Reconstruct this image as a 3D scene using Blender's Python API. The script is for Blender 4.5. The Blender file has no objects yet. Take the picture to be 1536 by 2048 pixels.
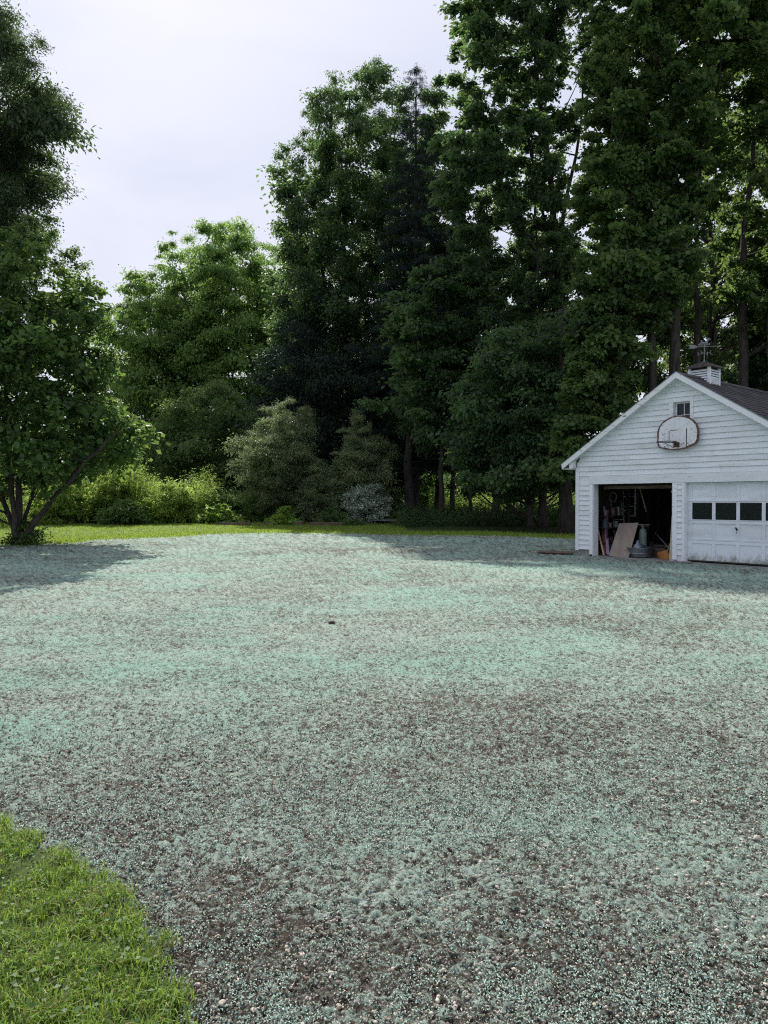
import bpy, bmesh, math, random
import numpy as np
from mathutils import Vector, Matrix

random.seed(7)
rng = np.random.default_rng(11)
R = math.radians
scn = bpy.context.scene
COL = scn.collection

# ------------------------------------------------------------------ camera
CAM_Z = 1.65
PITCH = -0.879
FPX = 1480.0
cd = bpy.data.cameras.new('camera')
cd.sensor_fit = 'VERTICAL'; cd.sensor_height = 36.0; cd.lens = 36.0 * FPX / 2048.0
cd.clip_start = 0.05; cd.clip_end = 3000
cam = bpy.data.objects.new('camera', cd); COL.objects.link(cam)
cam.location = (0, 0, CAM_Z); cam.rotation_euler = (R(90 + PITCH), 0, 0)
scn.camera = cam

# ------------------------------------------------------------------ light
SUN_EL, SUN_AZ = 38.0, -17.5           # azimuth: degrees to the right of +Y
w = bpy.data.worlds.new('World'); scn.world = w; w.use_nodes = True
nt = w.node_tree; nt.nodes.clear()
out = nt.nodes.new('ShaderNodeOutputWorld'); bg = nt.nodes.new('ShaderNodeBackground')
sky = nt.nodes.new('ShaderNodeTexSky'); sky.sky_type = 'NISHITA'; sky.sun_disc = False
sky.sun_elevation = R(SUN_EL); sky.sun_rotation = R(SUN_AZ)
sky.air_density = 1.0; sky.dust_density = 2.0; sky.ozone_density = 1.5
geo = nt.nodes.new('ShaderNodeTexCoord')
mp = nt.nodes.new('ShaderNodeMapping'); mp.inputs['Scale'].default_value = (1.0, 1.0, 3.2)
nz = nt.nodes.new('ShaderNodeTexNoise'); nz.inputs['Scale'].default_value = 1.6
nz.inputs['Detail'].default_value = 5; nz.inputs['Roughness'].default_value = 0.55
nz.inputs['Distortion'].default_value = 0.6
cr = nt.nodes.new('ShaderNodeValToRGB')           # thin high cloud: its own brightness
cr.color_ramp.elements[0].position = 0.33; cr.color_ramp.elements[0].color = (4.7, 5.1, 6.3, 1)
cr.color_ramp.elements[1].position = 0.66; cr.color_ramp.elements[1].color = (5.9, 6.05, 7.0, 1)
mx = nt.nodes.new('ShaderNodeMixRGB'); mx.inputs[0].default_value = 0.955
L = nt.links.new
L(geo.outputs['Generated'], mp.inputs[0]); L(mp.outputs[0], nz.inputs['Vector'])
L(nz.outputs['Fac'], cr.inputs[0]); L(sky.outputs[0], mx.inputs[1]); L(cr.outputs[0], mx.inputs[2])
L(mx.outputs[0], bg.inputs[0]); bg.inputs[1].default_value = 0.10
L(bg.outputs[0], out.inputs[0])

sd = bpy.data.lights.new('sun', 'SUN'); sd.energy = 5.0; sd.angle = R(0.6); sd.color = (1.0, 0.95, 0.86)
sun = bpy.data.objects.new('sun', sd); COL.objects.link(sun)
az, el = R(SUN_AZ), R(SUN_EL)
to_sun = Vector((math.sin(az) * math.cos(el), math.cos(az) * math.cos(el), math.sin(el)))
sun.rotation_euler = to_sun.to_track_quat('Z', 'Y').to_euler()
sun.location = to_sun * 80

scn.view_settings.view_transform = 'Standard'; scn.view_settings.look = 'None'
scn.view_settings.gamma = 1; scn.view_settings.exposure = 0.5
scn.view_settings.use_curve_mapping = False
try:
    scn.cycles.max_bounces = 7; scn.cycles.diffuse_bounces = 4; scn.cycles.glossy_bounces = 2
    scn.cycles.transmission_bounces = 4; scn.cycles.transparent_max_bounces = 4
    scn.cycles.use_denoising = False; scn.cycles.pixel_filter_type = 'BLACKMAN_HARRIS'; scn.cycles.filter_width = 1.15
    scn.cycles.sample_clamp_indirect = 3.0
except Exception:
    pass

# ------------------------------------------------------------------ helpers
def tag(o, label=None, cat=None, group=None, kind=None):
    if label: o['label'] = label
    if cat: o['category'] = cat
    if group: o['group'] = group
    if kind: o['kind'] = kind
    return o

def empty(name, loc=(0, 0, 0), rz=0.0, parent=None):
    o = bpy.data.objects.new(name, None); COL.objects.link(o)
    o.location = loc; o.rotation_euler = (0, 0, rz); o.empty_display_size = 0.2
    if parent: o.parent = parent
    return o

def mesh_np(name, verts, quads=None, tris=None, attr=None, smooth=False):
    me = bpy.data.meshes.new(name)
    nv = len(verts); me.vertices.add(nv)
    me.vertices.foreach_set('co', np.ascontiguousarray(verts, dtype=np.float32).ravel())
    idx = []; st = []; tot = []; pos = 0
    if quads is not None and len(quads):
        q = np.asarray(quads, dtype=np.int32); idx.append(q.ravel())
        st.append(np.arange(len(q), dtype=np.int32) * 4); tot.append(np.full(len(q), 4, np.int32)); pos = q.size
    if tris is not None and len(tris):
        t = np.asarray(tris, dtype=np.int32); idx.append(t.ravel())
        st.append(pos + np.arange(len(t), dtype=np.int32) * 3); tot.append(np.full(len(t), 3, np.int32))
    idx = np.concatenate(idx); st = np.concatenate(st); tot = np.concatenate(tot)
    me.loops.add(len(idx)); me.loops.foreach_set('vertex_index', idx)
    me.polygons.add(len(st)); me.polygons.foreach_set('loop_start', st); me.polygons.foreach_set('loop_total', tot)
    if smooth: me.polygons.foreach_set('use_smooth', np.ones(len(st), bool))
    if attr:
        for k, a in attr.items():
            at = me.attributes.new(k, 'FLOAT', 'POINT'); at.data.foreach_set('value', np.ascontiguousarray(a, dtype=np.float32))
    me.update(calc_edges=True)
    return me

def link(name, me, mat, parent=None, loc=None, rot=None):
    o = bpy.data.objects.new(name, me); COL.objects.link(o)
    if mat is not None and len(me.materials) == 0: me.materials.append(mat)
    if parent is not None: o.parent = parent
    if loc is not None: o.location = loc
    if rot is not None: o.rotation_euler = rot
    return o

class MB:
    """collects shapes of ONE piece"""
    def __init__(s): s.v = []; s.f = []
    def add(s, vs, fs):
        n = len(s.v); s.v += [tuple(v) for v in vs]; s.f += [tuple(i + n for i in f) for f in fs]; return s
    def box(s, x0, x1, y0, y1, z0, z1, M=None, taper=None):
        vs = [Vector((x, y, z)) for z in (z0, z1) for y in (y0, y1) for x in (x0, x1)]
        if M is not None: vs = [M @ v for v in vs]
        return s.add(vs, [(0, 2, 3, 1), (4, 5, 7, 6), (0, 1, 5, 4), (2, 6, 7, 3), (0, 4, 6, 2), (1, 3, 7, 5)])
    def prism(s, poly, y0, y1, M=None):
        """polygon in x,z extruded along y"""
        n = len(poly)
        vs = [Vector((a, y0, b)) for a, b in poly] + [Vector((a, y1, b)) for a, b in poly]
        if M is not None: vs = [M @ v for v in vs]
        return s.add(vs, [tuple(range(n)), tuple(reversed(range(n, 2 * n)))] +
                     [(i, i + n, (i + 1) % n + n, (i + 1) % n) for i in range(n)])
    def tube(s, pts, rad, n=6, caps=True):
        pts = [Vector(p) for p in pts]
        if not hasattr(rad, '__len__'): rad = [rad] * len(pts)
        base = len(s.v); up = Vector((0, 0, 1)); prev = None
        for i, p in enumerate(pts):
            t = (pts[min(i + 1, len(pts) - 1)] - pts[max(i - 1, 0)])
            if t.length < 1e-9: t = Vector((0, 0, 1))
            t.normalize()
            if prev is None:
                a = t.cross(Vector((1, 0, 0)) if abs(t.x) < 0.8 else up)
            else:
                a = prev - t * prev.dot(t)
            if a.length < 1e-6: a = t.orthogonal()
            a.normalize(); prev = a; b = t.cross(a)
            for k in range(n):
                an = 2 * math.pi * k / n
                s.v.append(tuple(p + (a * math.cos(an) + b * math.sin(an)) * rad[i]))
        for i in range(len(pts) - 1):
            for k in range(n):
                a0 = base + i * n + k; a1 = base + i * n + (k + 1) % n
                s.f.append((a0, a1, a1 + n, a0 + n))
        if caps:
            s.f.append(tuple(base + k for k in reversed(range(n))))
            s.f.append(tuple(base + (len(pts) - 1) * n + k for k in range(n)))
        return s
    def lathe(s, prof, n=20, M=None):
        base = len(s.v)
        for r, z in prof:
            for k in range(n):
                an = 2 * math.pi * k / n; p = Vector((r * math.cos(an), r * math.sin(an), z))
                s.v.append(tuple(M @ p if M is not None else p))
        for i in range(len(prof) - 1):
            for k in range(n):
                a0 = base + i * n + k; a1 = base + i * n + (k + 1) % n
                s.f.append((a0, a1, a1 + n, a0 + n))
        return s
    def build(s, name, mat, parent=None, loc=None, rot=None, bevel=0.0, smooth=False):
        me = bpy.data.meshes.new(name); me.from_pydata(s.v, [], s.f)
        bm = bmesh.new(); bm.from_mesh(me); bmesh.ops.recalc_face_normals(bm, faces=bm.faces)
        if bevel:
            try: bmesh.ops.bevel(bm, geom=list(bm.edges), offset=bevel, segments=1, affect='EDGES')
            except Exception: pass
        bm.to_mesh(me); bm.free()
        if smooth:
            for p in me.polygons: p.use_smooth = True
        return link(name, me, mat, parent, loc, rot)

# ---- value noise in numpy
def _h(ix, iy, seed):
    n = (ix.astype(np.int64) * 374761393 + iy.astype(np.int64) * 668265263 + seed * 974711) & 0xffffffff
    n = ((n ^ (n >> 13)) * 1274126177) & 0xffffffff
    n = n ^ (n >> 16)
    return (n & 0xffffff) / float(0xffffff)
def vn(x, y, sc, seed=0):
    x = x * sc; y = y * sc
    ix = np.floor(x); iy = np.floor(y); fx = x - ix; fy = y - iy
    fx = fx * fx * (3 - 2 * fx); fy = fy * fy * (3 - 2 * fy)
    a = _h(ix, iy, seed); b = _h(ix + 1, iy, seed); c = _h(ix, iy + 1, seed); d = _h(ix + 1, iy + 1, seed)
    return (a + (b - a) * fx) * (1 - fy) + (c + (d - c) * fx) * fy * 1.0
def macro(x, y):
    """large shape of the ground"""
    x = np.asarray(x, float); y = np.asarray(y, float)
    z = np.clip((y - 22) * 0.03, 0, 0.62) + np.clip((y - 60) * 0.006, 0, 1.2)
    z = z + (vn(x + 50, y + 50, 0.35, 3) - 0.5) * 0.07 + (vn(x + 50, y + 50, 0.9, 4) - 0.5) * 0.025
    g = np.clip(1 - np.hypot(x - 8.5, y - 22) / 6.0, 0, 1)      # levelled round the garage
    g = np.clip(g * 2.2, 0, 1)
    return z * (1 - g) + 0.03 * g
def gz(x, y): return float(macro(np.array([x]), np.array([y]))[0])

def px(x, y, d):
    """where the sight line of photograph pixel (x, y) is d metres ahead"""
    return ((x - 768) / FPX * d, d, CAM_Z + (1001.3 - y) / FPX * d)
def ground_at(x, y):
    """point of the rising ground seen at pixel (x, y)"""
    t = (y - 1001.3) / FPX
    d = CAM_Z / t
    if d > 22: d = (CAM_Z + 0.66) / (t + 0.03)
    return ((x - 768) / FPX * d, d)

# ------------------------------------------------------------------ materials
MATS = {}
def nodes(name):
    m = bpy.data.materials.new(name); m.use_nodes = True
    n = m.node_tree.nodes; n.clear()
    o = n.new('ShaderNodeOutputMaterial')
    return m, m.node_tree, o
def N(t, typ, **kw):
    n = t.nodes.new(typ)
    for k, v in kw.items():
        if k in n.inputs: n.inputs[k].default_value = v
        else: setattr(n, k, v)
    return n
def ramp(t, fac, stops):
    r = t.nodes.new('ShaderNodeValToRGB'); e = r.color_ramp.elements
    while len(e) < len(stops): e.new(0.5)
    for i, (p, c) in enumerate(stops):
        e[i].position = p; e[i].color = (c[0], c[1], c[2], 1)
    t.links.new(fac, r.inputs[0]); return r.outputs[0]
def mix(t, f, a, b, mode='MIX'):
    m = t.nodes.new('ShaderNodeMixRGB'); m.blend_type = mode
    for i, v in enumerate((f, a, b)):
        if isinstance(v, bpy.types.NodeSocket): t.links.new(v, m.inputs[i])
        elif i == 0: m.inputs[0].default_value = v
        else: m.inputs[i].default_value = (v[0], v[1], v[2], 1)
    return m.outputs[0]
def coord(t, scale=(1, 1, 1), kind='Object'):
    c = t.nodes.new('ShaderNodeTexCoord'); m = t.nodes.new('ShaderNodeMapping')
    m.inputs['Scale'].default_value = scale
    t.links.new(c.outputs[kind], m.inputs[0]); return m.outputs[0]
def noise(t, vec, scale, detail=4, rough=0.55, dist=0.0):
    n = t.nodes.new('ShaderNodeTexNoise'); t.links.new(vec, n.inputs['Vector'])
    n.inputs['Scale'].default_value = scale; n.inputs['Detail'].default_value = detail
    n.inputs['Roughness'].default_value = rough; n.inputs['Distortion'].default_value = dist
    return n.outputs['Fac']
def math_(t, op, a, b=None, clamp=False):
    m = t.nodes.new('ShaderNodeMath'); m.operation = op; m.use_clamp = clamp
    for i, v in enumerate((a, b)):
        if v is None: continue
        if isinstance(v, bpy.types.NodeSocket): t.links.new(v, m.inputs[i])
        else: m.inputs[i].default_value = v
    return m.outputs[0]
def bump(t, h, strength, dist=0.01):
    b = t.nodes.new('ShaderNodeBump'); b.inputs['Strength'].default_value = strength
    b.inputs['Distance'].default_value = dist; t.links.new(h, b.inputs['Height']); return b.outputs[0]
def finish(t, o, col, rough=0.8, normal=None, spec=0.3, metal=0.0):
    p = t.nodes.new('ShaderNodeBsdfPrincipled')
    if isinstance(col, bpy.types.NodeSocket): t.links.new(col, p.inputs['Base Color'])
    else: p.inputs['Base Color'].default_value = (col[0], col[1], col[2], 1)
    if isinstance(rough, bpy.types.NodeSocket): t.links.new(rough, p.inputs['Roughness'])
    else: p.inputs['Roughness'].default_value = rough
    p.inputs['Specular IOR Level'].default_value = spec; p.inputs['Metallic'].default_value = metal
    if normal is not None: t.links.new(normal, p.inputs['Normal'])
    t.links.new(p.outputs[0], o.inputs[0]); return p

def m_simple(name, c0, c1, scale=6, rough=0.75, bumps=0.3, bscale=60, spec=0.3, metal=0.0, stretch=(1, 1, 1)):
    m, t, o = nodes(name); v = coord(t, stretch)
    n = noise(t, v, scale, 6, 0.6); c = ramp(t, n, [(0.3, c0), (0.7, c1)])
    nb = noise(t, v, bscale, 3)
    finish(t, o, c, rough, bump(t, nb, bumps, 0.004), spec, metal); return m

def m_leaf(name, dark, light, trans, tf=0.42, gloss=0.35):
    m, t, o = nodes(name)
    a = t.nodes.new('ShaderNodeAttribute'); a.attribute_name = 'tint'
    oi = t.nodes.new('ShaderNodeObjectInfo')
    tf_ = math_(t, 'ADD', a.outputs['Fac'], math_(t, 'MULTIPLY', math_(t, 'SUBTRACT', oi.outputs['Random'], 0.5), 0.5), True)
    c = ramp(t, tf_, [(0.0, dark), (0.75, light), (1.0, tuple(x * 1.25 for x in light))])
    p = t.nodes.new('ShaderNodeBsdfPrincipled'); t.links.new(c, p.inputs['Base Color'])
    p.inputs['Roughness'].default_value = 0.55; p.inputs['Specular IOR Level'].default_value = gloss * .6
    tr = t.nodes.new('ShaderNodeBsdfTranslucent')
    ct = mix(t, 0.6, c, trans); t.links.new(ct, tr.inputs[0])
    ms = t.nodes.new('ShaderNodeMixShader'); ms.inputs[0].default_value = tf
    t.links.new(p.outputs[0], ms.inputs[1]); t.links.new(tr.outputs[0], ms.inputs[2])
    t.links.new(ms.outputs[0], o.inputs[0]); return m

LEAF = dict(
    maple=m_leaf('maple leaf', (0.032, 0.070, 0.026), (0.104, 0.172, 0.056), (0.26, 0.40, 0.085), .46, .5),
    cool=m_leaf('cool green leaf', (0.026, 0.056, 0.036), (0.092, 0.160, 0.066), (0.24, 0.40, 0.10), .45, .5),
    lilac=m_leaf('heart shaped leaf', (0.030, 0.068, 0.026), (0.105, 0.180, 0.062), (0.27, 0.43, 0.08), 0.47, 0.3),
    ash=m_leaf('ash leaf', (0.036, 0.064, 0.040), (0.095, 0.140, 0.072), (0.18, 0.29, 0.08), 0.4),
    walnut=m_leaf('walnut leaf', (0.082, 0.142, 0.046), (0.180, 0.285, 0.088), (0.36, 0.56, 0.13), .55),
    needle=m_leaf('spruce needle', (0.018, 0.032, 0.028), (0.044, 0.070, 0.054), (0.02, 0.05, 0.02), 0.15, 0.2),
    olive=m_leaf('olive willow leaf', (0.120, 0.165, 0.085), (0.260, 0.325, 0.165), (0.30, 0.40, 0.15), 0.38),
    weed=m_leaf('weed leaf', (0.090, 0.155, 0.038), (0.250, 0.360, 0.080), (0.50, 0.68, 0.12), 0.52),
    herb=m_leaf('herb leaf', (0.055, 0.110, 0.040), (0.150, 0.245, 0.075), (0.24, 0.42, 0.09)),
    hosta=m_leaf('bright broad leaf', (0.10, 0.20, 0.04), (0.24, 0.38, 0.08), (0.42, 0.62, 0.08)),
    dogwood=m_leaf('variegated leaf', (0.090, 0.140, 0.090), (0.50, 0.58, 0.48), (0.3, 0.4, 0.25), 0.28),
    grass=m_leaf('grass blade', (0.075, 0.140, 0.022), (0.185, 0.290, 0.050), (0.34, 0.50, 0.06), 0.45, 0.4),
    mown=m_leaf('mown grass blade', (0.110, 0.180, 0.030), (0.260, 0.360, 0.065), (0.46, 0.62, 0.08), 0.45, 0.3),
    straw=m_leaf('dry blade', (0.20, 0.15, 0.08), (0.36, 0.28, 0.16), (0.30, 0.24, 0.10), 0.3),
)
def m_bark(name, c0, c1):
    m, t, o = nodes(name); v = coord(t, (1, 1, 0.22))
    n = noise(t, v, 9, 8, 0.65, 0.4); c = ramp(t, n, [(0.35, c0), (0.65, c1)])
    finish(t, o, c, 0.9, bump(t, n, 0.8, 0.03), 0.15); return m
BARK = m_bark('dark bark', (0.028, 0.024, 0.021), (0.085, 0.075, 0.066))
BARK2 = m_bark('grey bark', (0.050, 0.046, 0.042), (0.13, 0.12, 0.11))

def m_paint(name, base, dirt=(0.30, 0.29, 0.24), amt=0.25, peel=0.0, stretch=(0.5, 1, 3)):
    """white house paint, weathered; stains sit low down and in streaks"""
    m, t, o = nodes(name)
    v = coord(t, stretch)
    n = noise(t, v, 2.3, 7, 0.65, 0.3)
    f = ramp(t, n, [(0.48, (0, 0, 0)), (0.75, (amt, amt, amt))])
    oi = t.nodes.new('ShaderNodeObjectInfo')
    b0 = mix(t, oi.outputs['Random'], tuple(x * .93 for x in base), tuple(min(1, x * 1.04) for x in base))
    c = mix(t, f, b0, dirt)
    if peel:
        n2 = noise(t, v, 7, 8, 0.7, 0.5)
        f2 = ramp(t, n2, [(0.66 - peel * 0.1, (0, 0, 0)), (0.68 - peel * 0.1, (1, 1, 1))])
        c = mix(t, f2, c, (0.24, 0.22, 0.19))
    nb = noise(t, coord(t, (2, 2, 8)), 18, 5)
    finish(t, o, c, 0.55, bump(t, nb, 0.25, 0.004), 0.35); return m
PAINT = m_paint('white siding paint', (0.72, 0.755, 0.795), (0.33, 0.32, 0.27), .45)
PAINT_TRIM = m_paint('white trim paint', (0.75, 0.78, 0.815), peel=0.3)
PAINT_PEEL = m_paint('peeling eave paint', (0.74, 0.77, 0.78), peel=.75)
PAINT_DOOR = m_paint('door paint', (0.71, 0.75, 0.80), (0.33, 0.32, 0.27), .4)

def m_lowdirt():
    """door paint with moss and splash stains along its bottom edge"""
    m, t, o = nodes('stained door paint')
    v = coord(t, (1, 1, 1))
    sep = t.nodes.new('ShaderNodeSeparateXYZ'); t.links.new(v, sep.inputs[0])
    z = sep.outputs['Z']
    n = noise(t, coord(t, (3, 1, 2)), 3.5, 8, 0.7, 0.3)
    k = math_(t, 'SUBTRACT', 0.42, z); k = math_(t, 'MULTIPLY', k, 2.6)
    k = math_(t, 'ADD', k, math_(t, 'MULTIPLY', math_(t, 'SUBTRACT', n, 0.55), 2.4), True)
    f = ramp(t, k, [(0.2, (0, 0, 0)), (0.75, (0.75, 0.75, 0.75))])
    n2 = noise(t, v, 40, 3)
    dc = ramp(t, n2, [(0.4, (0.16, 0.19, 0.10)), (0.65, (0.20, 0.15, 0.10))])
    c = mix(t, f, (0.71, 0.76, 0.81), dc)
    finish(t, o, c, 0.5, None, 0.35); return m
PAINT_LOW = m_lowdirt()

CONCRETE = m_simple('old concrete', (0.17, 0.17, 0.16), (0.30, 0.30, 0.29), 5, 0.9, 0.5, 40)
SHINGLE = m_simple('asphalt shingle', (0.032, 0.031, 0.034), (0.085, 0.078, 0.080), 2.5, 0.95, 0.8, 120)
SHINGLE_OLD = m_simple('mossy cedar shingle', (0.05, 0.045, 0.04), (0.13, 0.12, 0.10), 8, 0.95, 0.8, 60)
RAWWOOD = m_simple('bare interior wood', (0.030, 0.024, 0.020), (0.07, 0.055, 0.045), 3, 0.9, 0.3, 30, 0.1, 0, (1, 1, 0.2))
DIRTFLOOR = m_simple('dark floor', (0.05, 0.048, 0.045), (0.10, 0.095, 0.09), 4, 0.95)
PLY = m_simple('plywood', (0.21, 0.165, 0.14), (0.31, 0.25, 0.215), 3, 0.8, 0.2, 30, 0.2, 0, (3, 1, 0.4))
TANWOOD = m_simple('tan lumber', (0.38, 0.30, 0.20), (0.55, 0.45, 0.31), 4, 0.8, 0.2, 30, 0.2, 0, (3, 3, 0.3))
OLDWOOD = m_simple('weathered timber', (0.07, 0.05, 0.04), (0.19, 0.145, 0.115), 6, 0.95, 0.7, 40, 0.1, 0, (0.4, 3, 3))
ALU = m_simple('worn aluminium', (0.35, 0.36, 0.38), (0.55, 0.56, 0.58), 8, 0.4, 0.1, 30, 0.5, 0.7)
GALV = m_simple('galvanised steel', (0.14, 0.15, 0.17), (0.30, 0.32, 0.35), 12, 0.38, 0.1, 30, 0.5, 0.8)
IRON = m_simple('dark iron', (0.03, 0.03, 0.032), (0.075, 0.07, 0.068), 12, 0.6, 0.2, 60, 0.4, 0.5)
GREYMETAL = m_simple('grey weathered metal', (0.13, 0.135, 0.145), (0.26, 0.27, 0.28), 14, 0.5, 0.2, 60, 0.5, 0.4)
RUST = m_simple('rust', (0.075, 0.042, 0.032), (0.19, 0.115, 0.09), 14, 0.9, 0.6, 60, 0.1)
ORANGE = m_simple('orange plastic', (0.30, 0.12, 0.025), (0.42, 0.18, 0.04), 8, 0.5)
REDP = m_simple('faded red paint', (0.20, 0.06, 0.05), (0.33, 0.12, 0.10), 8, 0.6)
PURPLEP = m_simple('faded violet paint', (0.22, 0.17, 0.27), (0.36, 0.30, 0.40), 8, 0.6)
GREENP = m_simple('faded green metal', (0.14, 0.20, 0.18), (0.24, 0.30, 0.27), 8, 0.5)
BLUEP = m_simple('blue plastic', (0.06, 0.10, 0.17), (0.10, 0.16, 0.24), 8, 0.4)
PALE = m_simple('pale enamel', (0.50, 0.52, 0.52), (0.66, 0.68, 0.68), 8, 0.4)
BLACKP = m_simple('black plastic', (0.015, 0.015, 0.017), (0.03, 0.03, 0.033), 8, 0.5)
STONE = m_simple('cream stone', (0.34, 0.30, 0.25), (0.55, 0.49, 0.42), 14, 0.85, 0.4, 60)
STONE2 = m_simple('brown stone', (0.13, 0.115, 0.095), (0.28, 0.25, 0.215), 14, 0.85, 0.4, 60)
SOIL = m_simple('garden soil', (0.035, 0.026, 0.020), (0.075, 0.055, 0.042), 14, 0.95, 0.8, 60)

def m_glass(name):
    m, t, o = nodes(name)
    g = t.nodes.new('ShaderNodeBsdfGlossy'); g.inputs['Roughness'].default_value = 0.02
    g.inputs[0].default_value = (0.6, 0.65, 0.7, 1)
    tr = t.nodes.new('ShaderNodeBsdfTransparent'); tr.inputs[0].default_value = (0.80, 0.86, 0.85, 1)
    fr = t.nodes.new('ShaderNodeFresnel'); fr.inputs[0].default_value = 1.5
    ms = t.nodes.new('ShaderNodeMixShader'); t.links.new(fr.outputs[0], ms.inputs[0])
    t.links.new(tr.outputs[0], ms.inputs[1]); t.links.new(g.outputs[0], ms.inputs[2])
    df = t.nodes.new('ShaderNodeBsdfDiffuse'); df.inputs[0].default_value = (.035, .04, .045, 1)
    m2 = t.nodes.new('ShaderNodeMixShader'); m2.inputs[0].default_value = .35
    t.links.new(ms.outputs[0], m2.inputs[1]); t.links.new(df.outputs[0], m2.inputs[2]); t.links.new(m2.outputs[0], o.inputs[0]); return m
GLASS = m_glass('window glass')

def m_ground():
    m, t, o = nodes('hydroseeded soil')
    v = coord(t)
    att = t.nodes.new('ShaderNodeAttribute'); att.attribute_name = 'lift'
    wood = t.nodes.new('ShaderNodeAttribute'); wood.attribute_name = 'wood'
    cv = t.nodes.new('ShaderNodeAttribute'); cv.attribute_name = 'cover'
    big = noise(t, coord(t, (0.55, 1.0, 1)), 0.34, 3, 0.55, 0.5)
    mid = noise(t, v, 2.2, 4, 0.6)
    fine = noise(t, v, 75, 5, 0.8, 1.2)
    fine2 = noise(t, v, 26, 9, 0.88, 0.8)  # soil speckle that also stands in for shadows among the clods
    def sw(n, w_): return math_(t, 'MULTIPLY', math_(t, 'SUBTRACT', n, 0.5), w_)
    k = math_(t, 'ADD', math_(t, 'ADD', sw(big, 0.4), sw(mid, 0.6)), math_(t, 'MULTIPLY', cv.outputs['Fac'], 0.42))
    k = math_(t, 'ADD', k, math_(t, 'MULTIPLY', math_(t, 'SUBTRACT', att.outputs['Fac'], 0.5), 1.3))
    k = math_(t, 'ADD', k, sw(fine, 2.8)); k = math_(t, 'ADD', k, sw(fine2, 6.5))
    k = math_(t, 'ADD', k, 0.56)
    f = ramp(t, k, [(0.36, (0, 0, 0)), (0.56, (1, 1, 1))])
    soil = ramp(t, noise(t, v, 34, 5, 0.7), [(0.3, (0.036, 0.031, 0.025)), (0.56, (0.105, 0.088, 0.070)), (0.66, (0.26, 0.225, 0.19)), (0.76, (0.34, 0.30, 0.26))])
    teal = ramp(t, noise(t, v, 38, 4, 0.7), [(0.3, (0.235, 0.32, 0.265)), (0.56, (0.425, 0.535, 0.46)), (0.8, (0.60, 0.68, 0.61))])
    sat = ramp(t, math_(t, 'ADD', noise(t, coord(t, (0.4, 1, 1)), 0.6, 4, 0.65, 0.8), math_(t, 'MULTIPLY', cv.outputs['Fac'], 0.35)), [(0.40, (0, 0, 0)), (0.68, (1, 1, 1))])
    teal = mix(t, sat, teal, mix(t, 0.5, teal, (0.250, 0.510, 0.405)))
    c = mix(t, f, soil, teal)
    # forest floor and rough grass beyond the seeded area
    ff = ramp(t, noise(t, v, 3, 6, 0.65), [(0.35, (0.030, 0.034, 0.018)), (0.55, (0.045, 0.075, 0.022)), (0.7, (0.08, 0.14, 0.035))])
    c = mix(t, wood.outputs['Fac'], c, ff)
    hsum = math_(t, 'ADD', math_(t, 'MULTIPLY', fine, 1.0), math_(t, 'MULTIPLY', fine2, 1.6))
    nb = bump(t, hsum, 0.9, 0.020)
    finish(t, o, c, 0.95, nb, 0.08)
    return m
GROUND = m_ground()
TURF = m_simple('near turf thatch', (0.030, 0.040, 0.014), (0.075, 0.110, 0.030), 30, 0.95, 0.9, 90, 0.05)
LAWN = m_simple('lawn turf', (0.070, 0.105, 0.024), (0.150, 0.220, 0.045), 5, 0.9, 0.9, 50, 0.1)

# ------------------------------------------------------------------ zones on the ground
MULCH_EDGE = [(-400, 1096), (85, 1086), (150, 1083), (191, 1077), (273, 1073.5), (355, 1072), (445, 1066), (550, 1063), (648, 1064),
              (732, 1066), (880, 1068), (1000, 1071), (1150, 1076), (1300, 1082), (1900, 1100)]
ex, ey = zip(*[ground_at(a, b) for a, b in MULCH_EDGE])
ea = np.array([x / y for x, y in zip(ex, ey)]); er = np.array(ey)
def edge_y(x, y):
    """distance ahead of the far edge of the seeded area, in the direction of (x, y)"""
    a = x / np.maximum(y, 0.1)
    return np.interp(a, ea, er) + (vn(x + 90, y + 90, 1.1, 9) - 0.5) * 0.7 + (vn(x + 90, y + 90, 5, 9) - 0.5) * 0.25
NEAR_EDGE = [(-260, 1540), (0, 1640), (100, 1700), (200, 1738), (240, 1790), (300, 1860), (345, 1930), (378, 1985), (400, 2048), (470, 2400)]
nx, ny = zip(*[ground_at(a, b) for a, b in NEAR_EDGE])
ny_s = np.array(ny)[::-1]; nx_s = np.array(nx)[::-1]
def near_lawn(x, y):
    """>0 inside the lawn at the photographer's left"""
    e = np.interp(y, ny_s, nx_s, left=nx_s[0], right=-40) - .02
    e = np.where(y > ny_s[-1], nx_s[-1] - (y - ny_s[-1]) * 1.3, e)
    return e - x + (vn(x + 20, y + 20, 4.0, 12) - 0.5) * 0.08 + (vn(x + 20, y + 20, 11.0, 13) - 0.5) * 0.16

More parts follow.
